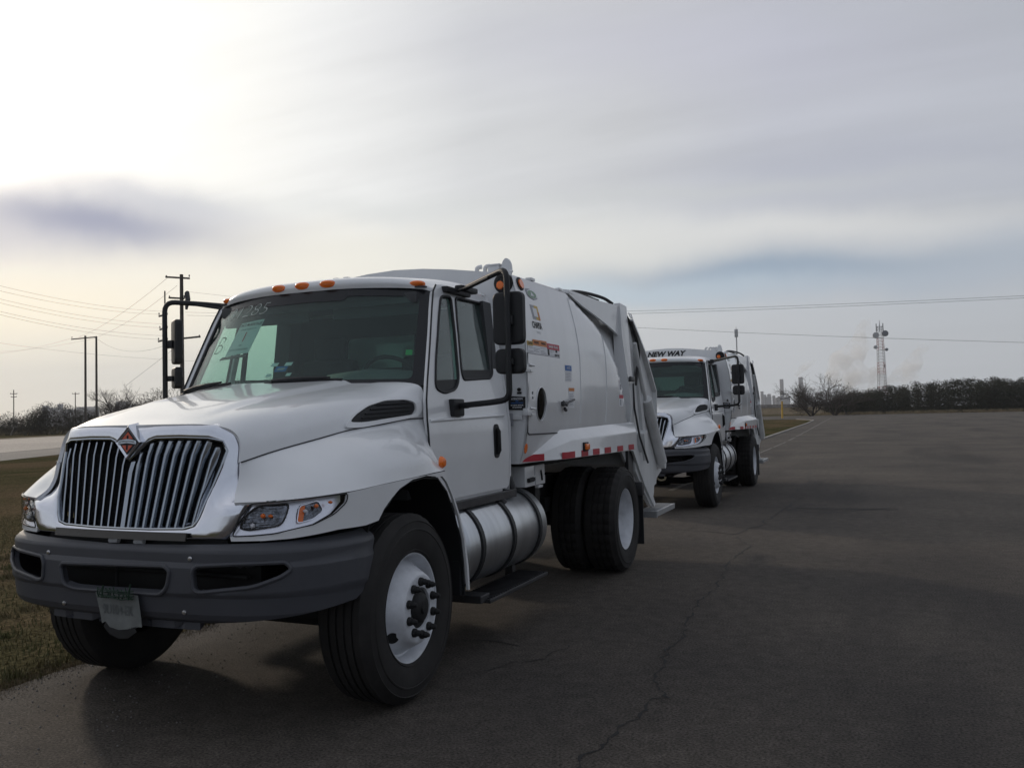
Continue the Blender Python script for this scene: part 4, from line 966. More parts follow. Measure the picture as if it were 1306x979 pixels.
    for (z0, z1) in ((1.81, 1.885), (1.65, 1.735)):
        o = dec(4.39, 4.54, z0-.03, z1, WHI, 'small_warning_decal'); dec(4.39, 4.54, z1-.035, z1, REDP, 'decal_header', .0028, o); dec(4.42, 4.46, z0-.02, z1-.045, GREYP, 'decal_figure', .0028, o)
    b = BM(); box(b, 1.12, 1.150, 2.60, 2.70, 1.62, 1.66, .008); tube(b, [(1.14, 2.60, 1.66), (1.15, 2.66, 1.625), (1.14, 2.72, 1.65), (1.15, 2.86, 1.675)], .009, 6); tube(b, [(1.14, 2.63, 1.60), (1.142, 2.66, 1.585)], .014, 6); finish(b, 'door_latch', STEEL, P)
    for y in (2.27, 2.95, 3.6, 4.3):
        b = BM(); box(b, .96, 1.012, y, y+.09, 2.625, 2.65, .004); finish(b, 'roof_lug', BODYP, P)
    # front wall fittings
    b = panel([(.965, 1.595), (1.098, 1.59), (1.100, 1.690), (.967, 1.700)], [], lambda a, z: (a, 1.846, z), .003, out=(0, -1, 0)); o = finish(b, 'warning_plate', INK, body)
    for s, sz, z, m in (('ATENCION', .020, 1.676, WHI), ('NO', .016, 1.660, BLUE), ('OPERE ESTE EQUIPO', .012, 1.645, BLUE), ('SIN LEER EL MANUAL', .012, 1.628, WHI), ('DE SEGURIDAD', .012, 1.612, WHI)):
        b = textbm(s, sz, lambda x, y: (1.033+x, 1.8425, z+y), sx=.9, bold=.0004); finish(b, 'plate_lettering', m, body, 0)
    b = BM(); lathe(b, [(0, .014), (-.012, .014), (-.014, 0)], 14, 'y', (1.052, 1.85, 1.745)); box(b, 1.035, 1.07, 1.842, 1.85, 1.712, 1.728); finish(b, 'reset_button', DARK, body)
    b = BM(); box(b, .955, 1.0, 1.838, 1.85, 1.475, 1.57, .003); finish(b, 'vent_cover', GREYP, body)
    b = BM(); box(b, 1.0, 1.075, 1.835, 1.85, 1.52, 1.555, .004); finish(b, 'front_bracket', BODYP, body)
    # body roof: arched sheet, hopper hump
    b = BM(); ro = [(x, z) for x, z in full if z > 2.60]
    R_ = []
    for y, dz_ in ((1.85, 0), (3.2, .02), (4.2, .045), (5.0, .06)): R_.append([b.verts.new((x, y, z+dz_-.004)) for x, z in ro])
    for A, B in zip(R_, R_[1:]):
        for k in range(len(ro)-1): b.faces.new((A[k], A[k+1], B[k+1], B[k]))
    bmesh.ops.recalc_face_normals(b, faces=b.faces); finish(b, 'body_roof', BODYP, P)
    b = BM()
    for x, h in ((.66, .085), (.73, .085)):
        tube(b, fillet([(x, 2.0, 2.64), (x, 2.0, 2.635+h), (x+.04, 2.0, 2.638+h)], .02), .018, 8)
    tube(b, [(.63, 2.02, 2.68), (.93, 2.02, 2.655)], .012, 6); box(b, .77, .87, 1.95, 2.05, 2.65, 2.722, .012); box(b, .76, .88, 1.94, 2.06, 2.715, 2.727, .004); tube(b, [(.88, 2.0, 2.70), (.98, 1.95, 2.655)], .008, 6); finish(b, 'roof_valve', BODYP, P)
    b = BM(); prism(b, [(p[0]*1.0+.925, p[1]*1.0+2.68) for p in ell(0, 0, .042, .085, 20)], 'y', 1.96, 1.985); finish(b, 'lifting_lug', BODYP, P)
    for x in (-.62, -.52):
        b = BM(); box(b, x, x+.05, 1.90, 1.97, 2.69, 2.735, .008); finish(b, 'roof_fitting', BODYP, P)
    b = BM(); tube(b, cr([(.75, 3.9, 2.70), (.72, 4.1, 2.77), (.78, 4.35, 2.79), (.90, 4.65, 2.76), (.98, 4.75, 2.70)], 6), .018, 8); tube(b, cr([(.70, 3.95, 2.69), (.68, 4.1, 2.755), (.74, 4.4, 2.78), (.84, 4.7, 2.74)], 6), .014, 8); finish(b, 'roof_hose', HOSE, P)
    b = BM(); box(b, -.72, .72, 1.88, 4.98, 1.10, 1.185); box(b, -1.03, 1.03, 1.88, 4.98, 1.186, 1.20); finish(b, 'body_floor', DARK, P)
    # ---------------- tailgate
    out_ = [(5.02, 2.56), (5.25, 2.43), (5.60, 2.22), (6.07, 1.80), (6.03, 1.43), (6.24, 1.18), (6.42, 1.02), (6.37, .85), (6.12, .78), (6.09, .72), (5.98, .70), (5.96, .62), (5.90, .56), (5.87, .46), (5.76, .50), (5.45, .70), (5.15, .92), (5.06, 1.30), (4.94, 1.6), (4.88, 1.9), (4.96, 2.35)]
    ins = [(y, z) for y, z in out_]
    for sx in (1, -1):
        b = BM(); prism(b, out_, 'x', 1.03, 1.07)
        if sx < 0: mirx(b)
        tg = finish(b, 'tailgate_side', TAILP, P)
        b = BM(); E_ = [(5.04, 2.56), (5.28, 2.42), (5.61, 2.21), (6.06, 1.80), (6.02, 1.43), (6.23, 1.18), (6.40, 1.02)]
        for (a, c1), (d, e1) in zip(E_, E_[1:]):
            v = [b.verts.new(p) for p in ((1.035, a, c1), (1.12, a, c1), (1.12, d, e1), (1.035, d, e1))]; b.faces.new(v)
        solid(b, .025)
        if sx < 0: mirx(b)
        finish(b, 'edge_flange', TAILP, tg)
        b = BM(); tube(b, [(1.12, 5.08, 2.30), (1.12, 5.30, 1.95), (1.12, 5.52, 1.66)], .022, 10); tube(b, [(1.125, 5.50, 1.70), (1.125, 6.17, .97)], .062, 14); tube(b, [(1.06, 6.20, .935), (1.16, 6.20, .935)], .05, 12)
        if sx < 0: mirx(b)
        finish(b, 'tailgate_cylinder', TAILP, tg)
        b = BM(); prism(b, [(5.18, 2.25), (5.30, 2.20), (5.62, 1.05), (5.50, 1.02)], 'x', 1.07, 1.10); prism(b, [(5.25, 1.32), (5.40, 1.36), (5.42, 1.18), (5.30, 1.12)], 'x', 1.07, 1.15); prism(b, [(4.98, 1.15), (5.12, 1.20), (5.92, .50), (5.86, .47), (5.45, .74)], 'x', 1.07, 1.095)
        if sx < 0: mirx(b)
        finish(b, 'tailgate_rib', TAILP, tg)
        b = BM()
        for k, dx in ((0, 0), (1, .03), (2, .06)): tube(b, cr([(1.06+dx*.5, 4.98, 2.60-.03*k), (1.08+dx*.3, 5.12-.03*k, 2.50), (1.10, 5.28-.035*k, 2.33), (1.10, 5.34-.035*k, 2.15), (1.10, 5.24-.02*k, 1.98), (1.10, 5.16, 1.85)], 5), .012, 7)
        if sx < 0: mirx(b)
        finish(b, 'tailgate_hose', HOSE, tg)
        b = BM(); tube(b, fillet([(1.0, 6.05, 1.88), (1.0, 6.34, 1.87), (1.0, 6.40, 1.62), (1.0, 6.06, 1.60)], .05), .014, 8)
        if sx < 0: mirx(b)
        finish(b, 'grab_handle', TAILP, tg)
        b = BM(); box(b, .99, 1.20, 5.52, 6.42, .44, .455, .003); box(b, .96, 1.205, 5.50, 5.53, .385, .457, .003); box(b, 1.19, 1.21, 5.52, 6.42, .40, .457, .003)
        for k in range(16): box(b, 1.0, 1.18, 5.56+.05*k, 5.575+.05*k, .455, .462)
        if sx < 0: mirx(b)
        finish(b, 'rear_step', GALV, tg, 0)
        b = BM(); box(b, .70, 1.18, 4.98, 5.0, .17, .70); 
        if sx < 0: mirx(b)
        mf = finish(b, 'mud_flap', BLACKP, P)
        b = BM(); box(b, .68, 1.19, 4.94, 5.01, .68, .82, .004); box(b, 1.02, 1.06, 4.9, 5.1, .8, 1.17)
        if sx < 0: mirx(b)
        finish(b, 'flap_bracket', STEEL, mf)
        b = BM(); prism(b, [(4.72, 1.17), (5.10, 1.17), (5.52, .68), (5.40, .66)], 'x', 1.0, 1.03)
        if sx < 0: mirx(b)
        finish(b, 'gusset', BODYP, P)
    b = BM(); hp_ = [(5.0, 2.58), (5.26, 2.44), (5.60, 2.22), (6.02, 1.84), (5.96, 1.62), (5.5, 1.5), (5.6, 1.1), (6.3, 1.05), (6.34, .90), (5.9, .55), (5.4, .70), (5.05, 1.0), (4.95, 1.6)]
    prism(b, hp_, 'x', -1.03, 1.03); finish(b, 'tailgate_hopper', TAILP, P)
    return root
# ------------------------------------------------------------------ the second truck is a copy of the first, without its paper, plate and marks
def copy_tree(o, parent=None, skip=()):
    c = o.copy(); COL.objects.link(c); c.parent = parent
    for ch in list(o.children):
        if ch.name.split('.')[0] not in skip: copy_tree(ch, c, skip)
    return c

# ------------------------------------------------------------------ ground, lot, road
def dirpt(u, v, d):
    r = FW + RT*((u-598)/FPX) - UP*((v-480)/FPX); k = d/math.hypot(r.x, r.y); return CAM+r*k
def hgt(u, v, d): return dirpt(u, v, d).z
def gnd(name, c1, c2, c3, scale, bump, bsc, rough=.95, fine=None, spec=.3):
    m = bpy.data.materials.new(name); m.use_nodes = True; t = m.node_tree; p = t.nodes['Principled BSDF']; p.inputs['Roughness'].default_value = rough; p.inputs['Specular IOR Level'].default_value = spec
    tc = t.nodes.new('ShaderNodeTexCoord')
    def nz(s, d=6, r=.6, st=None):
        n = t.nodes.new('ShaderNodeTexNoise'); n.inputs['Scale'].default_value = s; n.inputs['Detail'].default_value = d; n.inputs['Roughness'].default_value = r
        if st:
            mp = t.nodes.new('ShaderNodeMapping'); mp.inputs['Scale'].default_value = st; t.links.new(tc.outputs['Object'], mp.inputs[0]); t.links.new(mp.outputs[0], n.inputs[0])
        else: t.links.new(tc.outputs['Object'], n.inputs[0])
        return n.outputs[0]
    def rp(x, a, b, pa=.35, pb=.65):
        r = t.nodes.new('ShaderNodeValToRGB'); r.color_ramp.elements[0].position = pa; r.color_ramp.elements[1].position = pb
        r.color_ramp.elements[0].color = (*a, 1); r.color_ramp.elements[1].color = (*b, 1); t.links.new(x, r.inputs[0]); return r.outputs[0]
    def mx(f, a, b, mode='MIX'):
        n = t.nodes.new('ShaderNodeMix'); n.data_type = 'RGBA'; n.blend_type = mode
        if isinstance(f, float): n.inputs[0].default_value = f
        else: t.links.new(f, n.inputs[0])
        t.links.new(a, n.inputs[6]); t.links.new(b, n.inputs[7]); return n.outputs[2]
    big = rp(nz(scale, 5), c1, c2); 
    sp = rp(nz(bsc, 3, .7), (.30, .30, .30), (1.75, 1.72, 1.68), .32, .70)
    col = mx(1.0, big, sp, 'MULTIPLY')
    col = mx(1.0, col, rp(nz(9, 4, .6), (.78, .78, .78), (1.22, 1.22, 1.22), .3, .7), 'MULTIPLY')
    st = rp(nz(scale*.35, 6, .65, (2.6, .35, 1)), c3, c3, .4, .6); f = rp(nz(scale*.6, 6, .65, (2.2, .30, 1)), (0, 0, 0), (1, 1, 1), .50, .72)
    col = mx(f, col, mx(1.0, st, sp, 'MULTIPLY')); t.links.new(col, p.inputs['Base Color'])
    b = t.nodes.new('ShaderNodeBump'); b.inputs['Strength'].default_value = bump; b.inputs['Distance'].default_value = .012; t.links.new(nz(bsc, 5, .7), b.inputs['Height']); t.links.new(b.outputs[0], p.inputs['Normal'])
    return m
ASPH = gnd('asphalt', (.058, .052, .048), (.100, .087, .075), (.041, .037, .035), .30, 1.0, 70, .9, spec=.2)
GRASSG = gnd('winter_grass_ground', (.040, .048, .020), (.105, .080, .050), (.14, .10, .065), .16, 1.0, 26, 1.0, spec=.0)
ROADM = gnd('road_surface', (.33, .30, .27), (.40, .36, .32), (.29, .265, .24), .03, .3, 20, .9)
SHOUL = gnd('road_shoulder', (.13, .125, .12), (.17, .16, .15), (.12, .115, .11), .05, .3, 20, .9)
DRY = gnd('dry_grass', (.10, .08, .05), (.16, .125, .08), (.08, .065, .04), .3, 1.0, 10, 1.0)
CONC = mat('worn_concrete', (.30, .28, .26), .9, var=.35, vscale=1.5, bump=.3, bscale=30)
PLINE = mat('worn_line_paint', (.17, .155, .14), .8, var=.6, vscale=5, detail=9)
CRK = mat('crack_filler', (.014, .013, .013), .8, var=.3, vscale=5)
def sheet(name, pts, z, m, sub=0):
    b = BM(); b.faces.new([b.verts.new((x, y, z)) for x, y in pts]); o = finish(b, name, m, None, 0); o['kind'] = 'structure'
    if o.data.polygons[0].normal.z < 0: o.data.flip_normals()
    return o
sheet('ground', [(-4000, -1500), (4000, -1500), (4000, 5000), (-4000, 5000)], -.012, GRASSG)
edge = [(-1.30, -60), (-1.28, -4), (-1.24, -1.0), (-1.30, -.3), (-1.27, .6), (-1.36, 3), (-1.50, 9), (-1.72, 18), (-1.95, 30), (-2.2, 44), (-2.9, 70), (-3.6, 95), (-4.6, 120), (-8, 136), (-30, 142), (-60, 150), (-60, 196), (-8, 206)]
sheet('asphalt_lot', [(90, -60), (90, 192)]+[(60, 198), (20, 212)]+edge[::-1], 0, ASPH)
# pale kerb along the grass, only further back
b = BM(); kp = [(-1.55, 12), (-1.72, 18), (-1.95, 30), (-2.2, 44), (-2.9, 70), (-3.6, 95), (-4.6, 120), (-8, 136)]
L1 = [[b.verts.new((x+dx, y, z)) for dx, z in ((.06, -.01), (.05, .055), (-.10, .06), (-.11, -.02))] for x, y in kp]
for A, B in zip(L1, L1[1:]):
    for k in range(3): b.faces.new((A[k], A[k+1], B[k+1], B[k]))
b.faces.new(L1[0]); bmesh.ops.recalc_face_normals(b, faces=b.faces); tag(finish(b, 'kerb', CONC, None, 30), kind='structure')
b = BM()
rs = random.Random(5); y = 7.5
while y < 150:
    l = rs.uniform(1.0, 5.5); w = rs.uniform(.035, .065); x = -.18-.012*y if y < 40 else -.18-.012*40-.03*(y-40)
    b.faces.new([b.verts.new(p) for p in ((x-w, y, .004), (x+w, y, .004), (x+w-.012*l, y+l, .004), (x-w-.012*l, y+l, .004))]); y += l+rs.uniform(.05, .8)*(1 if rs.random() < .7 else 3)
tag(finish(b, 'painted_line', PLINE, None, 0), kind='structure')
# cracks in the asphalt
def crack(pts, w, seed, z=.003, amp=.05, step=.12):
    rs = random.Random(seed); b = BM(); P_ = [Vector((x, y, 0)) for x, y in pts]; q = []
    for a, c_ in zip(P_, P_[1:]):
        n_ = max(2, int((c_-a).length/step))
        for k in range(n_): q.append(a.lerp(c_, k/n_))
    off = 0; pr = None
    for i, p in enumerate(q[:-1]):
        d = (q[i+1]-p).normalized(); s_ = Vector((-d.y, d.x, 0)); off = off*.8+rs.uniform(-amp, amp)
        ww = w*rs.uniform(.08, 1.0)*(1 if rs.random() < .85 else .3); c_ = p+s_*off; a = b.verts.new(c_+s_*ww+Vector((0, 0, z))); e = b.verts.new(c_-s_*ww+Vector((0, 0, z)))
        if pr: b.faces.new((pr[0], a, e, pr[1]))
        pr = (a, e)
    bmesh.ops.recalc_face_normals(b, faces=b.faces)
    return tag(finish(b, 'asphalt_crack', CRK, None, 0), kind='structure')
crack([(2.02, -2.6), (2.22, -.6), (2.34, .45), (2.40, .55), (2.23, .95), (2.16, 2.2)], .0125, 1, amp=.022, step=.035)
crack([(2.16, 2.2), (2.10, 4.0), (2.02, 6.2), (1.78, 7.2)], .011, 41, amp=.03, step=.07)
crack([(2.35, .46), (2.47, .50), (2.62, .47)], .004, 42, amp=.02, step=.03)
crack([(1.78, 7.2), (2.0, 8.4), (2.08, 10.2), (2.0, 13.0), (1.95, 19)], .019, 2)
crack([(1.78, 7.2), (1.2, 7.45), (.4, 7.3)], .011, 3)
for i, (x0, y0, x1, y1) in enumerate(((2.1, 10.2, 3.9, 10.5), (2.2, 10.55, 3.8, 10.9), (2.4, 10.0, 3.2, 10.25), (2.15, 10.4, 2.9, 10.75), (3.0, 10.3, 3.9, 10.75), (1.6, 15.6, 3.3, 16.2), (.2, 1.15, 1.5, 1.3))): crack([(x0, y0), (x1, y1)], .050 if i < 5 else .012, 10+i, z=.0032+.0002*i, amp=.09)
crack([(1.18, .62), (1.5, 1.05), (1.62, 1.5)], .008, 31, amp=.03, step=.05)
# the highway on the left, and its verge
dn = Vector((-.5, .866, 0)); nn = Vector((-.866, -.5, 0))
def strip(name, off0, off1, z, m, a0=-500, a1=900):
    o = Vector((-44.5, 32.5, 0)); p = [o+nn*off0+dn*a0, o+nn*off1+dn*a0, o+nn*off1+dn*a1, o+nn*off0+dn*a1]; return sheet(name, [(q.x, q.y) for q in p], z, m)
strip('road_shoulder', -5.4, 0, -.004, SHOUL); strip('road', 0, 24, .004, ROADM); strip('verge', 24, 29, -.004, DRY); strip('pale_verge_strip', 62, 63, .0, CONC)
# grass blades near the lot edge
def blades(name, n, region, hmin, hmax, seed, m):
    rs = random.Random(seed); vs = []; fs = []
    for _ in range(n):
        x, y = region(rs)
        h = rs.uniform(hmin, hmax); a = rs.uniform(0, 2*pi); w = h*.16+.0015; dx, dy = cos(a), sin(a); lx, ly = rs.uniform(-.6, .6)*h, rs.uniform(-.6, .6)*h
        k = len(vs); vs += [(x-dx*w, y-dy*w, -.012), (x+dx*w, y+dy*w, -.012), (x+lx, y+ly, h)]; fs.append((k, k+1, k+2))
    me = bpy.data.meshes.new(name); me.from_pydata(vs, [], fs); me.materials.append(m); o = bpy.data.objects.new(name, me); COL.objects.link(o); o['kind'] = 'stuff'; return o
TUFT = mat('tuft_grass', (.075, .085, .028), .8, col2=(.17, .125, .07), vscale=2.5)
rt_ = random.Random(77); tc_ = [(-1.3-rt_.random()**1.4*5, rt_.uniform(-2.3, 9)) for _ in range(300)]
GB = mat('grass_blade_green', (.060, .078, .022), .8, col2=(.15, .11, .06), vscale=1.3)
def reg(rs):
    t = rs.random()**1.8; x = -1.26-t*9; y = rs.uniform(-2.5, 3)+rs.random()**1.5*16; return x-max(0, (y-1)*.03), y
blades('grass', 60000, reg, .007, .032, 3, GB)
blades('dry_leaf_litter', 14000, lambda rs: (lambda y: (-1.27+.05*math.sin(y*3.1)+.04*math.sin(y*7.7+1)+rs.gauss(0, .075), y))(rs.uniform(-2.5, 5)), .004, .016, 4, mat('dead_grass', (.15, .115, .07), .8))
blades('grass_tufts', 15000, lambda rs: (lambda c_: (c_[0]+rs.gauss(0, .045), c_[1]+rs.gauss(0, .045)))(rs.choice(tc_)), .02, .055, 6, TUFT)
PEB = mat('pale_gravel', (.17, .16, .15), .8)
b = BM(); rs = random.Random(9)
for _ in range(420):
    x = -1.22+1.4*rs.random()**1.7; y = rs.uniform(-1.9, 1.2); s_ = rs.uniform(.002, .006)
    if x > -.2 and y < -.6: pass
    bmesh.ops.create_icosphere(b, subdivisions=1, radius=s_, matrix=Matrix.Translation((x, y, s_*.4)))
tag(finish(b, 'loose_gravel', PEB, None, 0), kind='stuff')

# ------------------------------------------------------------------ vegetation
TW = mat('bare_twig', (.060, .050, .042), .9); TW2 = mat('thicket_twig', (.028, .026, .018), .95, col2=(.048, .040, .028), vscale=.15)
LEAFD = mat('dark_thorn_foliage', (.018, .021, .010), .95, col2=(.034, .032, .018), vscale=.35)
def scatter_mass(name, centres, size, per, m, seed, flat=.35, core=None):
    rs = random.Random(seed); vs = []; fs = []
    for (x, y, z, r) in centres:
        for _ in range(per):
            d = Vector((rs.gauss(0, 1), rs.gauss(0, 1), rs.gauss(0, 1))).normalized()*(rs.random()**.35)*r; p = Vector((x, y, z))+Vector((d.x, d.y, d.z*.8))
            if p.z < 0: p.z = -p.z*.3
            s_ = size*rs.uniform(.4, 1.3); a = Vector((rs.gauss(0, 1), rs.gauss(0, 1), rs.gauss(0, 1)+.3)).normalized()*s_; c_ = a.orthogonal().normalized()*s_*flat
            k = len(vs); vs += [tuple(p-a), tuple(p+c_), tuple(p+a)]; fs.append((k, k+1, k+2))
    me = bpy.data.meshes.new(name); me.from_pydata(vs, [], fs); me.materials.append(m); o = bpy.data.objects.new(name, me); COL.objects.link(o); o['kind'] = 'stuff'; return o
rs = random.Random(21); cs = []
for k in range(330):                                        # thicket beyond the highway
    u = rs.uniform(-260, 420); d = rs.uniform(165, 200); p = far(u, d)
    top = lerpt(u, [(-260, 6), (0, 4.9), (20, 4.4), (60, 6.3), (120, 5.2), (160, 6.5), (200, 8.0), (235, 9.5), (420, 9.5)])*rs.uniform(.72, 1.08); r = rs.uniform(1.3, 2.1)
    for zz in rng(r*.6, max(r, top-r), 2): cs.append((p.x+rs.uniform(-1, 1), p.y+rs.uniform(-1, 1), zz, r))
scatter_mass('thicket', cs, .36, 85, TW2, 22, .18)
cs = []
for k in range(520):                                        # dense dark thorn wood behind the far end of the lot
    u = 1075+rs.random()*520 if k > 40 else rs.uniform(1055, 1090); d = rs.uniform(214, 240); p = far(u, d)
    top = lerpt(u, [(1050, 3.2), (1080, 5.6), (1110, 6.3), (1150, 7.0), (1200, 7.8), (1600, 8)])*rs.uniform(.74, 1.02); r = rs.uniform(1.0, 1.7)
    for zz in rng(r*.7, max(r, top-r), 3): cs.append((p.x, p.y, zz, r))
scatter_mass('thorn_wood', cs, .30, 85, LEAFD, 23, .42)
cs = []
for k in range(120):
    u = rs.uniform(640, 1075); d = rs.uniform(300, 420); p = far(u, d); r = rs.uniform(1.0, 2.0); cs.append((p.x, p.y, r, r))
scatter_mass('distant_scrub', cs, .6, 40, TW2, 24, .3)
cs = [(*far(rs.uniform(1045, 1560), rs.uniform(207, 213))[:2], .25, .55) for _ in range(800)]
scatter_mass('dry_tall_grass', cs, .32, 14, mat('straw', (.20, .155, .09), .9), 25, .12)
def bare_tree(base, H, spread, seed, label, stems=4, group=None):
    rs = random.Random(seed); rt = empty('bare_tree', base); rt['label'] = label; rt['category'] = 'tree'
    if group: rt['group'] = group
    bt, bc = BM(), BM()
    def grow(p, d, l, r, lvl):
        pts = [p.copy()]; q = p.copy(); dd = d.copy(); n_ = 4 if lvl < 3 else 3
        for i in range(n_):
            dd = (dd+Vector((rs.gauss(0, .14), rs.gauss(0, .14), rs.gauss(.02, .10)))).normalized(); q = q+dd*l/n_; pts.append(q.copy())
            if lvl < 5 and i >= (1 if lvl else 0):
                for _ in range(1 if lvl < 1 else rs.choice((1, 2))):
                    nd = (dd+Vector((rs.gauss(0, .62), rs.gauss(0, .62), rs.gauss(.12, .35)))*spread).normalized(); grow(q.copy(), nd, l*rs.uniform(.55, .76), r*.57, lvl+1)
        tube(bt if lvl < 2 else bc, pts, [r*(1-.5*i/n_) for i in range(n_+1)], 5 if lvl < 2 else 3, False)
    for k in range(stems):
        a = 2*pi*k/stems+rs.uniform(-.4, .4); grow(Vector((.15*cos(a), .15*sin(a), -.05)), Vector((cos(a)*.7*spread, sin(a)*.7*spread, 1)).normalized(), H*.44, H*.020, 0)
    finish(bt, 'trunk', TW, rt, 0); finish(bc, 'crown', TW, rt, 0); return rt
p1 = far(1033, 196); p2 = far(1063, 200); p3 = far(1010, 204)
bare_tree(p1, 9.2, 1.7, 5, 'wide leaning bare tree at the far edge of the lot, left of the pair', 5)
bare_tree(p2, 9.4, 1.25, 8, 'taller bare tree at the far edge of the lot, in front of the thorn wood', 4)
bare_tree(far(146, 163), 8.2, .9, 12, 'bare tree rising above the thicket just right of the two close poles', 3)
bare_tree(far(184, 163), 7.0, 1.1, 15, 'bushy bare tree on the left by the white hood of the near truck', 4)

# ------------------------------------------------------------------ poles and wires
WOOD = mat('weathered_pole_wood', (.085, .075, .065), .9, var=.3, vscale=3); IRON = mat('dark_pole_iron', (.05, .05, .055), .6); WIREM = mat('power_wire', (.045, .045, .05), .6)
def pole(u, d, vtop, r, arms, label, base_r=None, extra=None):
    g = far(u, d); H = hgt(u, vtop, d); rt = empty('utility_pole', g); rt['label'] = label; rt['category'] = 'utility pole'
    b = BM(); tube(b, [(0, 0, -.3), (0, 0, H)], [base_r or r*1.3, r], 10); finish(b, 'pole_shaft', WOOD, rt)
    rv = Vector((FW.y, -FW.x, 0)).normalized()
    for (v, ul, ur, tilt) in arms:
        z = hgt(u, v, d); k = d*cos(math.atan((u-598)/FPX))/FPX; a = rv*((ul-u)*k); c_ = rv*((ur-u)*k)
        b = BM(); tube(b, [a+Vector((0, 0, z-tilt)), c_+Vector((0, 0, z+tilt))], .09, 6); am = finish(b, 'crossarm', WOOD, rt)
        for q in (a*.95, c_*.95):
            b = BM(); lathe(b, [(0, .04), (.08, .07), (.13, .05), (.20, .06), (.24, .0)], 8, 'z', (q.x, q.y, z+.05)); finish(b, 'insulator', IRON, am)
    if extra: extra(rt, H)
    return rt
def tank_x(rt, H):
    b = BM(); k = .075; z = H-2.6; tube(b, [(.75, -.3, z+.5), (1.0, -.35, z+.6), (1.15, -.4, z), (.95, -.4, z-1.0)], [.10, .28, .26, .12], 8); tube(b, [(0, 0, z+.1), (.9, -.35, z+.3)], .06, 6); finish(b, 'switch_gear', IRON, rt)
pole(109, 150, 428, .15, [(431, 91, 124, .15)], 'tall left pole of the pair standing at the roadside thicket, with a crossarm')
pole(123, 153, 430, .15, [], 'plain right pole of the pair standing at the roadside thicket')
pole(232.5, 92, 350, .17, [(354, 212, 243, -.1), (380, 216, 236, -.06), (431, 224, 256, .1)], 'tallest pole with crossarms and switch gear, behind the left mirror in the picture', None, tank_x)
pole(211, 97, 371, .07, [(402, 203, 214, .1), (419, 204, 214, .1), (434, 202, 214, .1)], 'thin pole with three short arms just left of the tallest pole', .10)
pole(17.5, 290, 497, .12, [(502, 13, 22, 0), (506, 14, 21, 0)], 'small far pole at the left edge, over the thicket')
pole(96, 300, 500, .12, [(502, 92, 101, 0)], 'small far pole with a crossarm left of the pair of poles')
pole(1440, 62, 340, .15, [(368, 1425, 1455, 0)], 'pole beyond the right side of the lot')
def wire(a, c_, sag, r=.022, label=None):
    a, c_ = Vector(a), Vector(c_); b = BM(); tube(b, [a.lerp(c_, t)-Vector((0, 0, sag*4*t*(1-t))) for t in rng(0, 1, 24)], r, 4, False); o = finish(b, 'power_wire', WIREM)
    o['label'] = label or 'thin power wire strung across the sky'; o['category'] = 'wire'; return o
D = dirpt
wl = [((-40, 354, 78), (208, 397, 96)), ((-40, 361, 78), (208, 401, 96)), ((-40, 371, 78), (209, 413, 96)), ((-40, 376, 78), (209, 418, 96)), ((-40, 387, 78), (209, 428, 96)), ((-40, 391, 78), (209, 433, 96))]
names_ = ['topmost', 'second', 'third', 'fourth', 'fifth', 'lowest']
for (a, c_), n_ in zip(wl, names_): wire(D(*a), D(*c_), 0.5, .011, n_+' of the six wires between the left edge and the thin three armed pole')
wire(D(100, 430, 150), D(214, 354, 92), .6, .013, 'wire rising from the close pair of poles to the top arm of the tallest pole')
wire(D(120, 431, 150), D(226, 364, 92), .6, .013, 'lower wire rising from the close pair of poles towards the tallest pole')
wire(D(92, 431, 150), D(-60, 452, 210), 1.0, .011, 'upper wire going left from the close pair of poles, low over the thicket')
wire(D(122, 431, 150), D(-60, 447, 210), 1.0, .011, 'lower wire going left from the close pair of poles, low over the thicket')
wire(D(124, 432, 150), D(226, 434, 92), 1.5, .013, 'slack wire between the close pair of poles and the tallest pole')
wire(D(-60, 428, 160), D(300, 462, 140), .8, .015, 'faint wire crossing behind the close pair of poles')
wire(D(236, 398, 92), D(1425, 371, 62), .7, .012, 'upper of the two level wires running right above the second truck')
wire(D(238, 402, 92), D(1440, 373, 62), .7, .012, 'lower of the two level wires running right above the second truck')
wire(D(240, 372, 92), D(1440, 440, 62), .8, .012, 'single wire sloping down to the right across the mast')
wire(D(228, 440, 92), D(160, 492, 80), 0, .011, 'guy wire slanting down left from the tallest pole')

# ------------------------------------------------------------------ mast with dishes
def lattice(name, u, d, vtop, wb, wt, label, bands, cat='mast'):
    g = far(u, d); H = hgt(u, vtop, d); rt = empty(name, g, YAW*.6); rt['label'] = label; rt['category'] = cat
    RW = [mat('mast_red', (.26, .04, .035), .6), mat('mast_white', (.36, .36, .37), .6)]
    nb = bands; N_ = nb*4
    for s_ in range(nb):
        b = BM(); 
        for q in range(4):
            i = s_*4+q; z0, z1 = H*.93*i/N_, H*.93*(i+1)/N_; w0, w1 = wb+(wt-wb)*i/N_, wb+(wt-wb)*(i+1)/N_
            c0 = [Vector((a*w0/2, c_*w0/2, z0)) for a, c_ in ((1, 1), (-1, 1), (-1, -1), (1, -1))]; c1 = [Vector((a*w1/2, c_*w1/2, z1)) for a, c_ in ((1, 1), (-1, 1), (-1, -1), (1, -1))]
            for k in range(4):
                tube(b, [c0[k], c1[k]], .09, 4, False); tube(b, [c0[k], c1[(k+1) % 4]], .05, 3, False); tube(b, [c1[k], c1[(k+1) % 4]], .05, 3, False)
        finish(b, 'mast_section', RW[(s_+1) % 2], rt, 0)
    return rt, H
rt, H = lattice('lattice_mast', 1124.5, 400, 408, 3.0, 1.9, 'red and white lattice mast with dishes and panel antennas, rising behind the thorn wood', 7)
GD = mat('antenna_grey', (.20, .21, .23), .5); GL = mat('antenna_pale', (.45, .46, .47), .5)
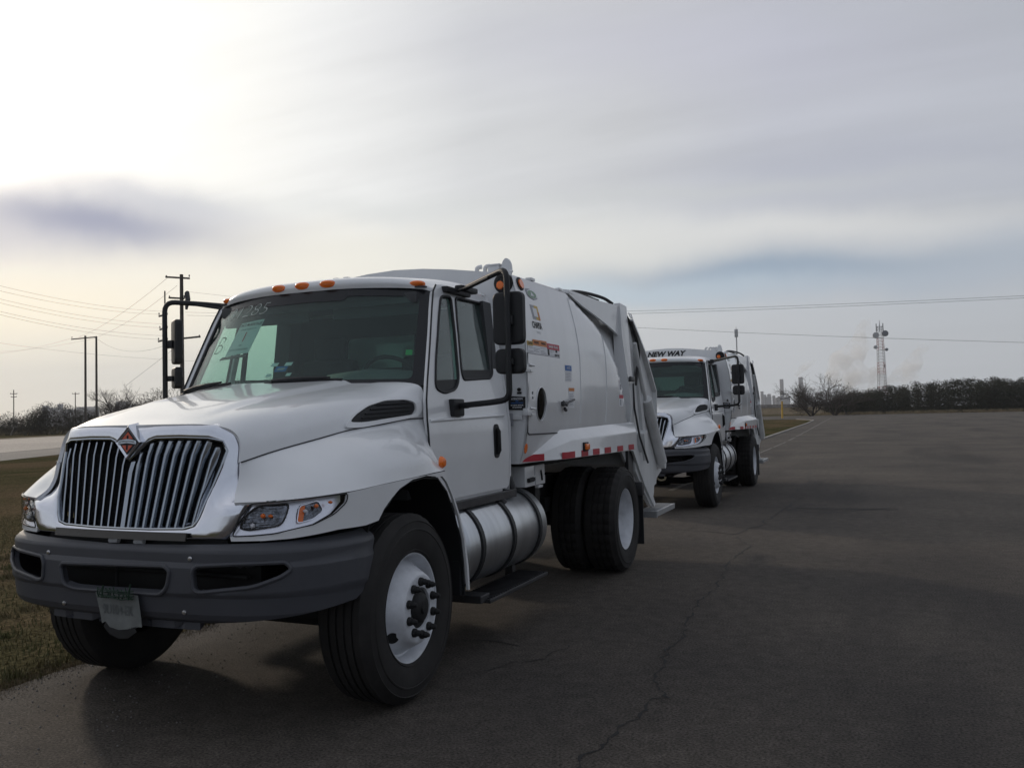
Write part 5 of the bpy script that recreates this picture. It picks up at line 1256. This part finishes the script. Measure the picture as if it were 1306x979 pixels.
for (dx, v, r, m, nm) in ((-1.9, 427.5, 1.25, GL, 'drum_dish'), (1.7, 425.5, 1.25, GD, 'drum_dish'), (-2.2, 442.5, .75, GL, 'small_dish'), (2.0, 446, .62, GD, 'small_dish')):
    z = hgt(1124.5, v, 400); b = BM(); lathe(b, [(.5, 0), (.45, r*.6), (.1, r*.95), (-.1, r), (-.5, r), (-.52, r*.9), (-.50, 0)], 20, 'y', (dx, -.9, z)); tube(b, [(0, 0, z), (dx, -.5, z)], .07, 4); finish(b, nm, m, rt)
b = BM()
tube(b, [(0, 0, H*.90), (0, 0, H)], .08, 5); finish(b, 'mast_tip', GD, rt)
for a in (0, 60, 120, 180, 240, 300):
    b = BM(); x, y = 1.45*cos(rad(a+15)), 1.45*sin(rad(a+15)); z = hgt(1124.5, 417, 400); box(b, x-.16, x+.16, y-.1, y+.1, z-1.7, z+1.5, .03); tube(b, [(0, 0, z), (x, y, z)], .05, 4); finish(b, 'panel_antenna', GD if a % 120 else GL, rt)
for a in (1.6, 2.2):
    b = BM(); tube(b, [(a*.9, -.2, 0), (a*.72, -.2, H*.72)], .045, 3, False); finish(b, 'cable_ladder', GL, rt, 0)
b = BM(); z = hgt(1124.5, 467, 400); box(b, .9, 1.5, -.5, .3, z-.5, z+.9, .03); finish(b, 'equipment_box', GL, rt)
g = far(941, 330); H2 = hgt(941, 416, 330); r2 = empty('slim_mast', g); r2['label'] = 'slim distant mast showing above the second truck'; r2['category'] = 'mast'
b = BM(); tube(b, [(0, 0, 0), (0, 0, H2*.93), (0, 0, H2)], [.28, .22, .05], 6); finish(b, 'mast_shaft', GL, r2)
b = BM(); z = hgt(941, 424, 330); box(b, -.55, .55, -.5, .5, z-1.6, z+1.2, .1); finish(b, 'antenna_cluster', GL, r2)
# marker posts
YEL = mat('marker_yellow', (.55, .34, .06), .6)
def post(name, u, vb, vt, r, m, label, lean=0, square=False, cat='post'):
    hz_ = 530.5+math.tan(-ROLL)*0+(-(u-598)*.0226); dep = CAM.z*FPX/(vb-hz_); ang = math.atan((u-598)/FPX); d = dep/cos(ang); g = far(u, d); H = hgt(u, vt, d)
    b = BM(); tube(b, [(g.x, g.y, -.1), (g.x+lean, g.y, H)], [r, r*.9], 8); o = finish(b, name, m); tag(o, label, cat); return o
post('marker_post', 995.7, 533, 511.5, .16, YEL, 'yellow marker post on the grass left of the bare trees', .05)
post('guide_post', 13.5, 554.5, 544.5, .14, CONC, 'leaning pale guide post beyond the highway, at the left edge', .9)
post('guide_post', 73, 551.5, 541.5, .15, CONC, 'upright pale guide post beyond the highway, near the poles')
post('guide_post', 63, 552, 544, .09, CONC, 'thin short guide post between the two thicker ones')
post('white_stub', 1008, 527.6, 525.2, .28, WHI, 'low white stub on the verge near the bare trees')
post('guide_post', 1152, 526, 521, .10, CONC, 'thin pale stake in front of the thorn wood')
# raised road far off behind the second truck
b = BM(); a0, a1 = far(700, 300), far(1058, 280); dd = (a1-a0).normalized(); s_ = Vector((-dd.y, dd.x, 0))
for off, zt_, m in ((0, 2.0, 0),):
    v = [b.verts.new(p) for p in (a0-s_*6, a1-s_*6, a1+Vector((0, 0, zt_)), a0+Vector((0, 0, zt_)), a0+s_*14+Vector((0, 0, zt_)), a1+s_*14+Vector((0, 0, zt_)))]; b.faces.new((v[0], v[1], v[2], v[3])); b.faces.new((v[3], v[2], v[5], v[4]))
bmesh.ops.recalc_face_normals(b, faces=b.faces); tag(finish(b, 'embankment', DRY, None, 0), kind='structure')
b = BM(); n_ = 1; d_ = a1-a0
prismv = [a0+s_*1+Vector((0, 0, 2.0)), a1+s_*1+Vector((0, 0, 2.0)), a1+s_*1+Vector((0, 0, 3.0)), a0+s_*1+Vector((0, 0, 3.0))]; b.faces.new([b.verts.new(p) for p in prismv]); solid(b, .3); tag(finish(b, 'roadside_barrier', CONC, None, 0), 'long pale concrete barrier on the raised road behind the second truck', 'barrier')
# ------------------------------------------------------------------ far plant
FARC = mat('far_plant_concrete', (.28, .28, .29), .9); FARD = mat('far_plant_steel', (.16, .17, .19), .8)
def building(name, u, d, parts, label, cat):
    g = far(u, d); rt = empty(name, g, YAW); rt['label'] = label; rt['category'] = cat; k = d/FPX*.94
    for (kind, du, w, vt, m) in parts:
        H = max(2, hgt(u+du, vt, d)); x = du*k; w2 = w*k/2; b = BM()
        if kind == 'box': box(b, x-w2, x+w2, -w2, w2, 0, H)
        elif kind == 'silo': tube(b, [(x, 0, 0), (x, 0, H*.96), (x, 0, H)], [w2, w2, w2*.5], 14)
        elif kind == 'stack': tube(b, [(x, 0, 0), (x, 0, H)], [w2*1.15, w2], 14)
        finish(b, {'box': 'block', 'silo': 'silo', 'stack': 'chimney'}[kind], m, rt, 30)
        if kind == 'box' and w > 4:
            for q in (-.5, 0, .5):
                b = BM(); box(b, x+w2*q-w2*.12, x+w2*q+w2*.12, -w2-.3, -w2, H*.55, H*.75); finish(b, 'window', FARD, rt, 0)
    return rt
building('grain_plant', 976, 3000, [('silo', -2, 5, 503, FARC), ('silo', 4, 5, 502, FARC), ('silo', 10, 4, 504, FARC), ('box', 1, 9, 506, FARD), ('box', 16, 7, 507, FARC), ('box', -5, 3, 499, FARD)], 'cluster of far grey silos between the second truck and the yellow post', 'factory')
building('chimney_block', 996.5, 3000, [('stack', 0, 4.6, 483.5, FARC), ('box', 2, 12, 506, FARD)], 'far chimney standing above the silos', 'chimney')
building('chimney_block', 1021, 3000, [('stack', 0, 5.5, 481, FARC), ('box', -2, 12, 503, FARD), ('box', 10, 10, 506, FARC)], 'far wide stack seen through the branches of the bare trees', 'chimney')
building('far_plant', 77, 3000, [('box', 0, 5, 515, FARD), ('box', -11, 16, 520, FARC), ('box', 12, 18, 521.5, FARC), ('box', 34, 20, 519, FARC), ('box', -18, 6, 517, FARC)], 'far pale industrial sheds over the thicket at left', 'factory')
building('water_tank_tower', 156, 3000, [('box', 0, 12, 512, FARD), ('box', 20, 20, 516, FARC)], 'far grey shed behind the bare tree at left', 'factory')

# ------------------------------------------------------------------ steam plumes
def steam(name, pts, dens, label, seed, d):
    m = bpy.data.materials.new(name+'_vapour'); m.use_nodes = True; t = m.node_tree; t.nodes.clear(); o = t.nodes.new('ShaderNodeOutputMaterial'); v = t.nodes.new('ShaderNodeVolumePrincipled')
    v.inputs['Color'].default_value = (1, 1, 1, 1); v.inputs['Anisotropy'].default_value = .25
    tc = t.nodes.new('ShaderNodeTexCoord'); n = t.nodes.new('ShaderNodeTexNoise'); n.inputs['Scale'].default_value = .07; n.inputs['Detail'].default_value = 5; n.inputs['Roughness'].default_value = .62; t.links.new(tc.outputs['Object'], n.inputs[0])
    r = t.nodes.new('ShaderNodeMapRange'); r.inputs[1].default_value = .43; r.inputs[2].default_value = .70; r.inputs[4].default_value = dens; t.links.new(n.outputs[0], r.inputs[0]); t.links.new(r.outputs[0], v.inputs['Density']); t.links.new(v.outputs[0], o.inputs['Volume'])
    g = far(pts[0][0], d); b = BM(); k = d/FPX*.9
    rs = random.Random(seed); vs = []
    for (u, v_, r_) in pts:
        c_ = D(u, v_, d)-g; bmesh.ops.create_icosphere(b, subdivisions=2, radius=r_*k, matrix=Matrix.Translation(c_))
    ob = finish(b, name, m, None, 0); ob.location = g
    md = ob.modifiers.new('remesh', 'REMESH'); md.mode = 'VOXEL'; md.voxel_size = 2.5
    tag(ob, label, 'steam', kind=None); return ob
steam('steam_plume', [(1100, 492, 22), (1085, 478, 22), (1072, 462, 17), (1088, 452, 17), (1098, 438, 15), (1101, 422, 11), (1104, 412, 8), (1118, 482, 16), (1065, 480, 14)], .16, 'big white steam plume billowing between the bare trees and the mast', 1, 900)
steam('steam_plume', [(1142, 492, 16), (1152, 478, 14), (1163, 466, 13), (1172, 454, 11), (1160, 490, 16), (1178, 444, 7)], .13, 'white steam plume to the right of the mast', 2, 900)
steam('steam_plume', [(1017, 477, 5), (1022, 471, 6), (1029, 466, 6), (1036, 462, 5)], .22, 'small wisp of steam above the far wide stack', 3, 900)
# ------------------------------------------------------------------ thin winter haze
b = BM(); box(b, -4300, 4300, -1800, 5300, -1.2, 320); hm = bpy.data.materials.new('haze_air'); hm.use_nodes = True; t = hm.node_tree; t.nodes.clear()
o_ = t.nodes.new('ShaderNodeOutputMaterial'); v_ = t.nodes.new('ShaderNodeVolumePrincipled'); v_.inputs['Color'].default_value = (.93, .95, 1, 1); v_.inputs['Density'].default_value = .00013; v_.inputs['Anisotropy'].default_value = .2
t.links.new(v_.outputs[0], o_.inputs['Volume']); hz_o = finish(b, 'haze', hm, None, 0); hz_o['kind'] = 'stuff'; hz_o.display_type = 'WIRE'
# ------------------------------------------------------------------ place the trucks
t1 = make_truck(True)
G_ = 'white refuse trucks parked in line'
tag(t1, 'big white refuse truck nearest the camera, with a paper sheet marked 1 behind its windshield', 'garbage truck', G_)
t2 = copy_tree(t1, None, ('paper_notice', 'licence_plate', 'grease_pencil_number', 'grease_pencil_letter', 'inspection_sticker', 'green_sticker', 'plate_cord'))
t2.location = (-.085, 10.48, 0)
tag(t2, 'second white refuse truck, parked behind the nearer one, with NEW WAY lettering above its cab', 'garbage truck', G_)
b = textbm('NEW WAY', .125, lambda x, y: (-.05+x*1.12, 1.846, 2.632+y), shear=.30, bold=.006); finish(b, 'body_lettering', INK, t2, 0)
b = BM(); tube(b, fillet([(.33, -.80, .56), (.33, -.86, .53), (.40, -.86, .48), (.47, -.86, .50), (.48, -.86, .54)], .03), .016, 8); finish(b, 'tow_hook', mat('tow_hook_paint', (.45, .40, .28), .6), t2)
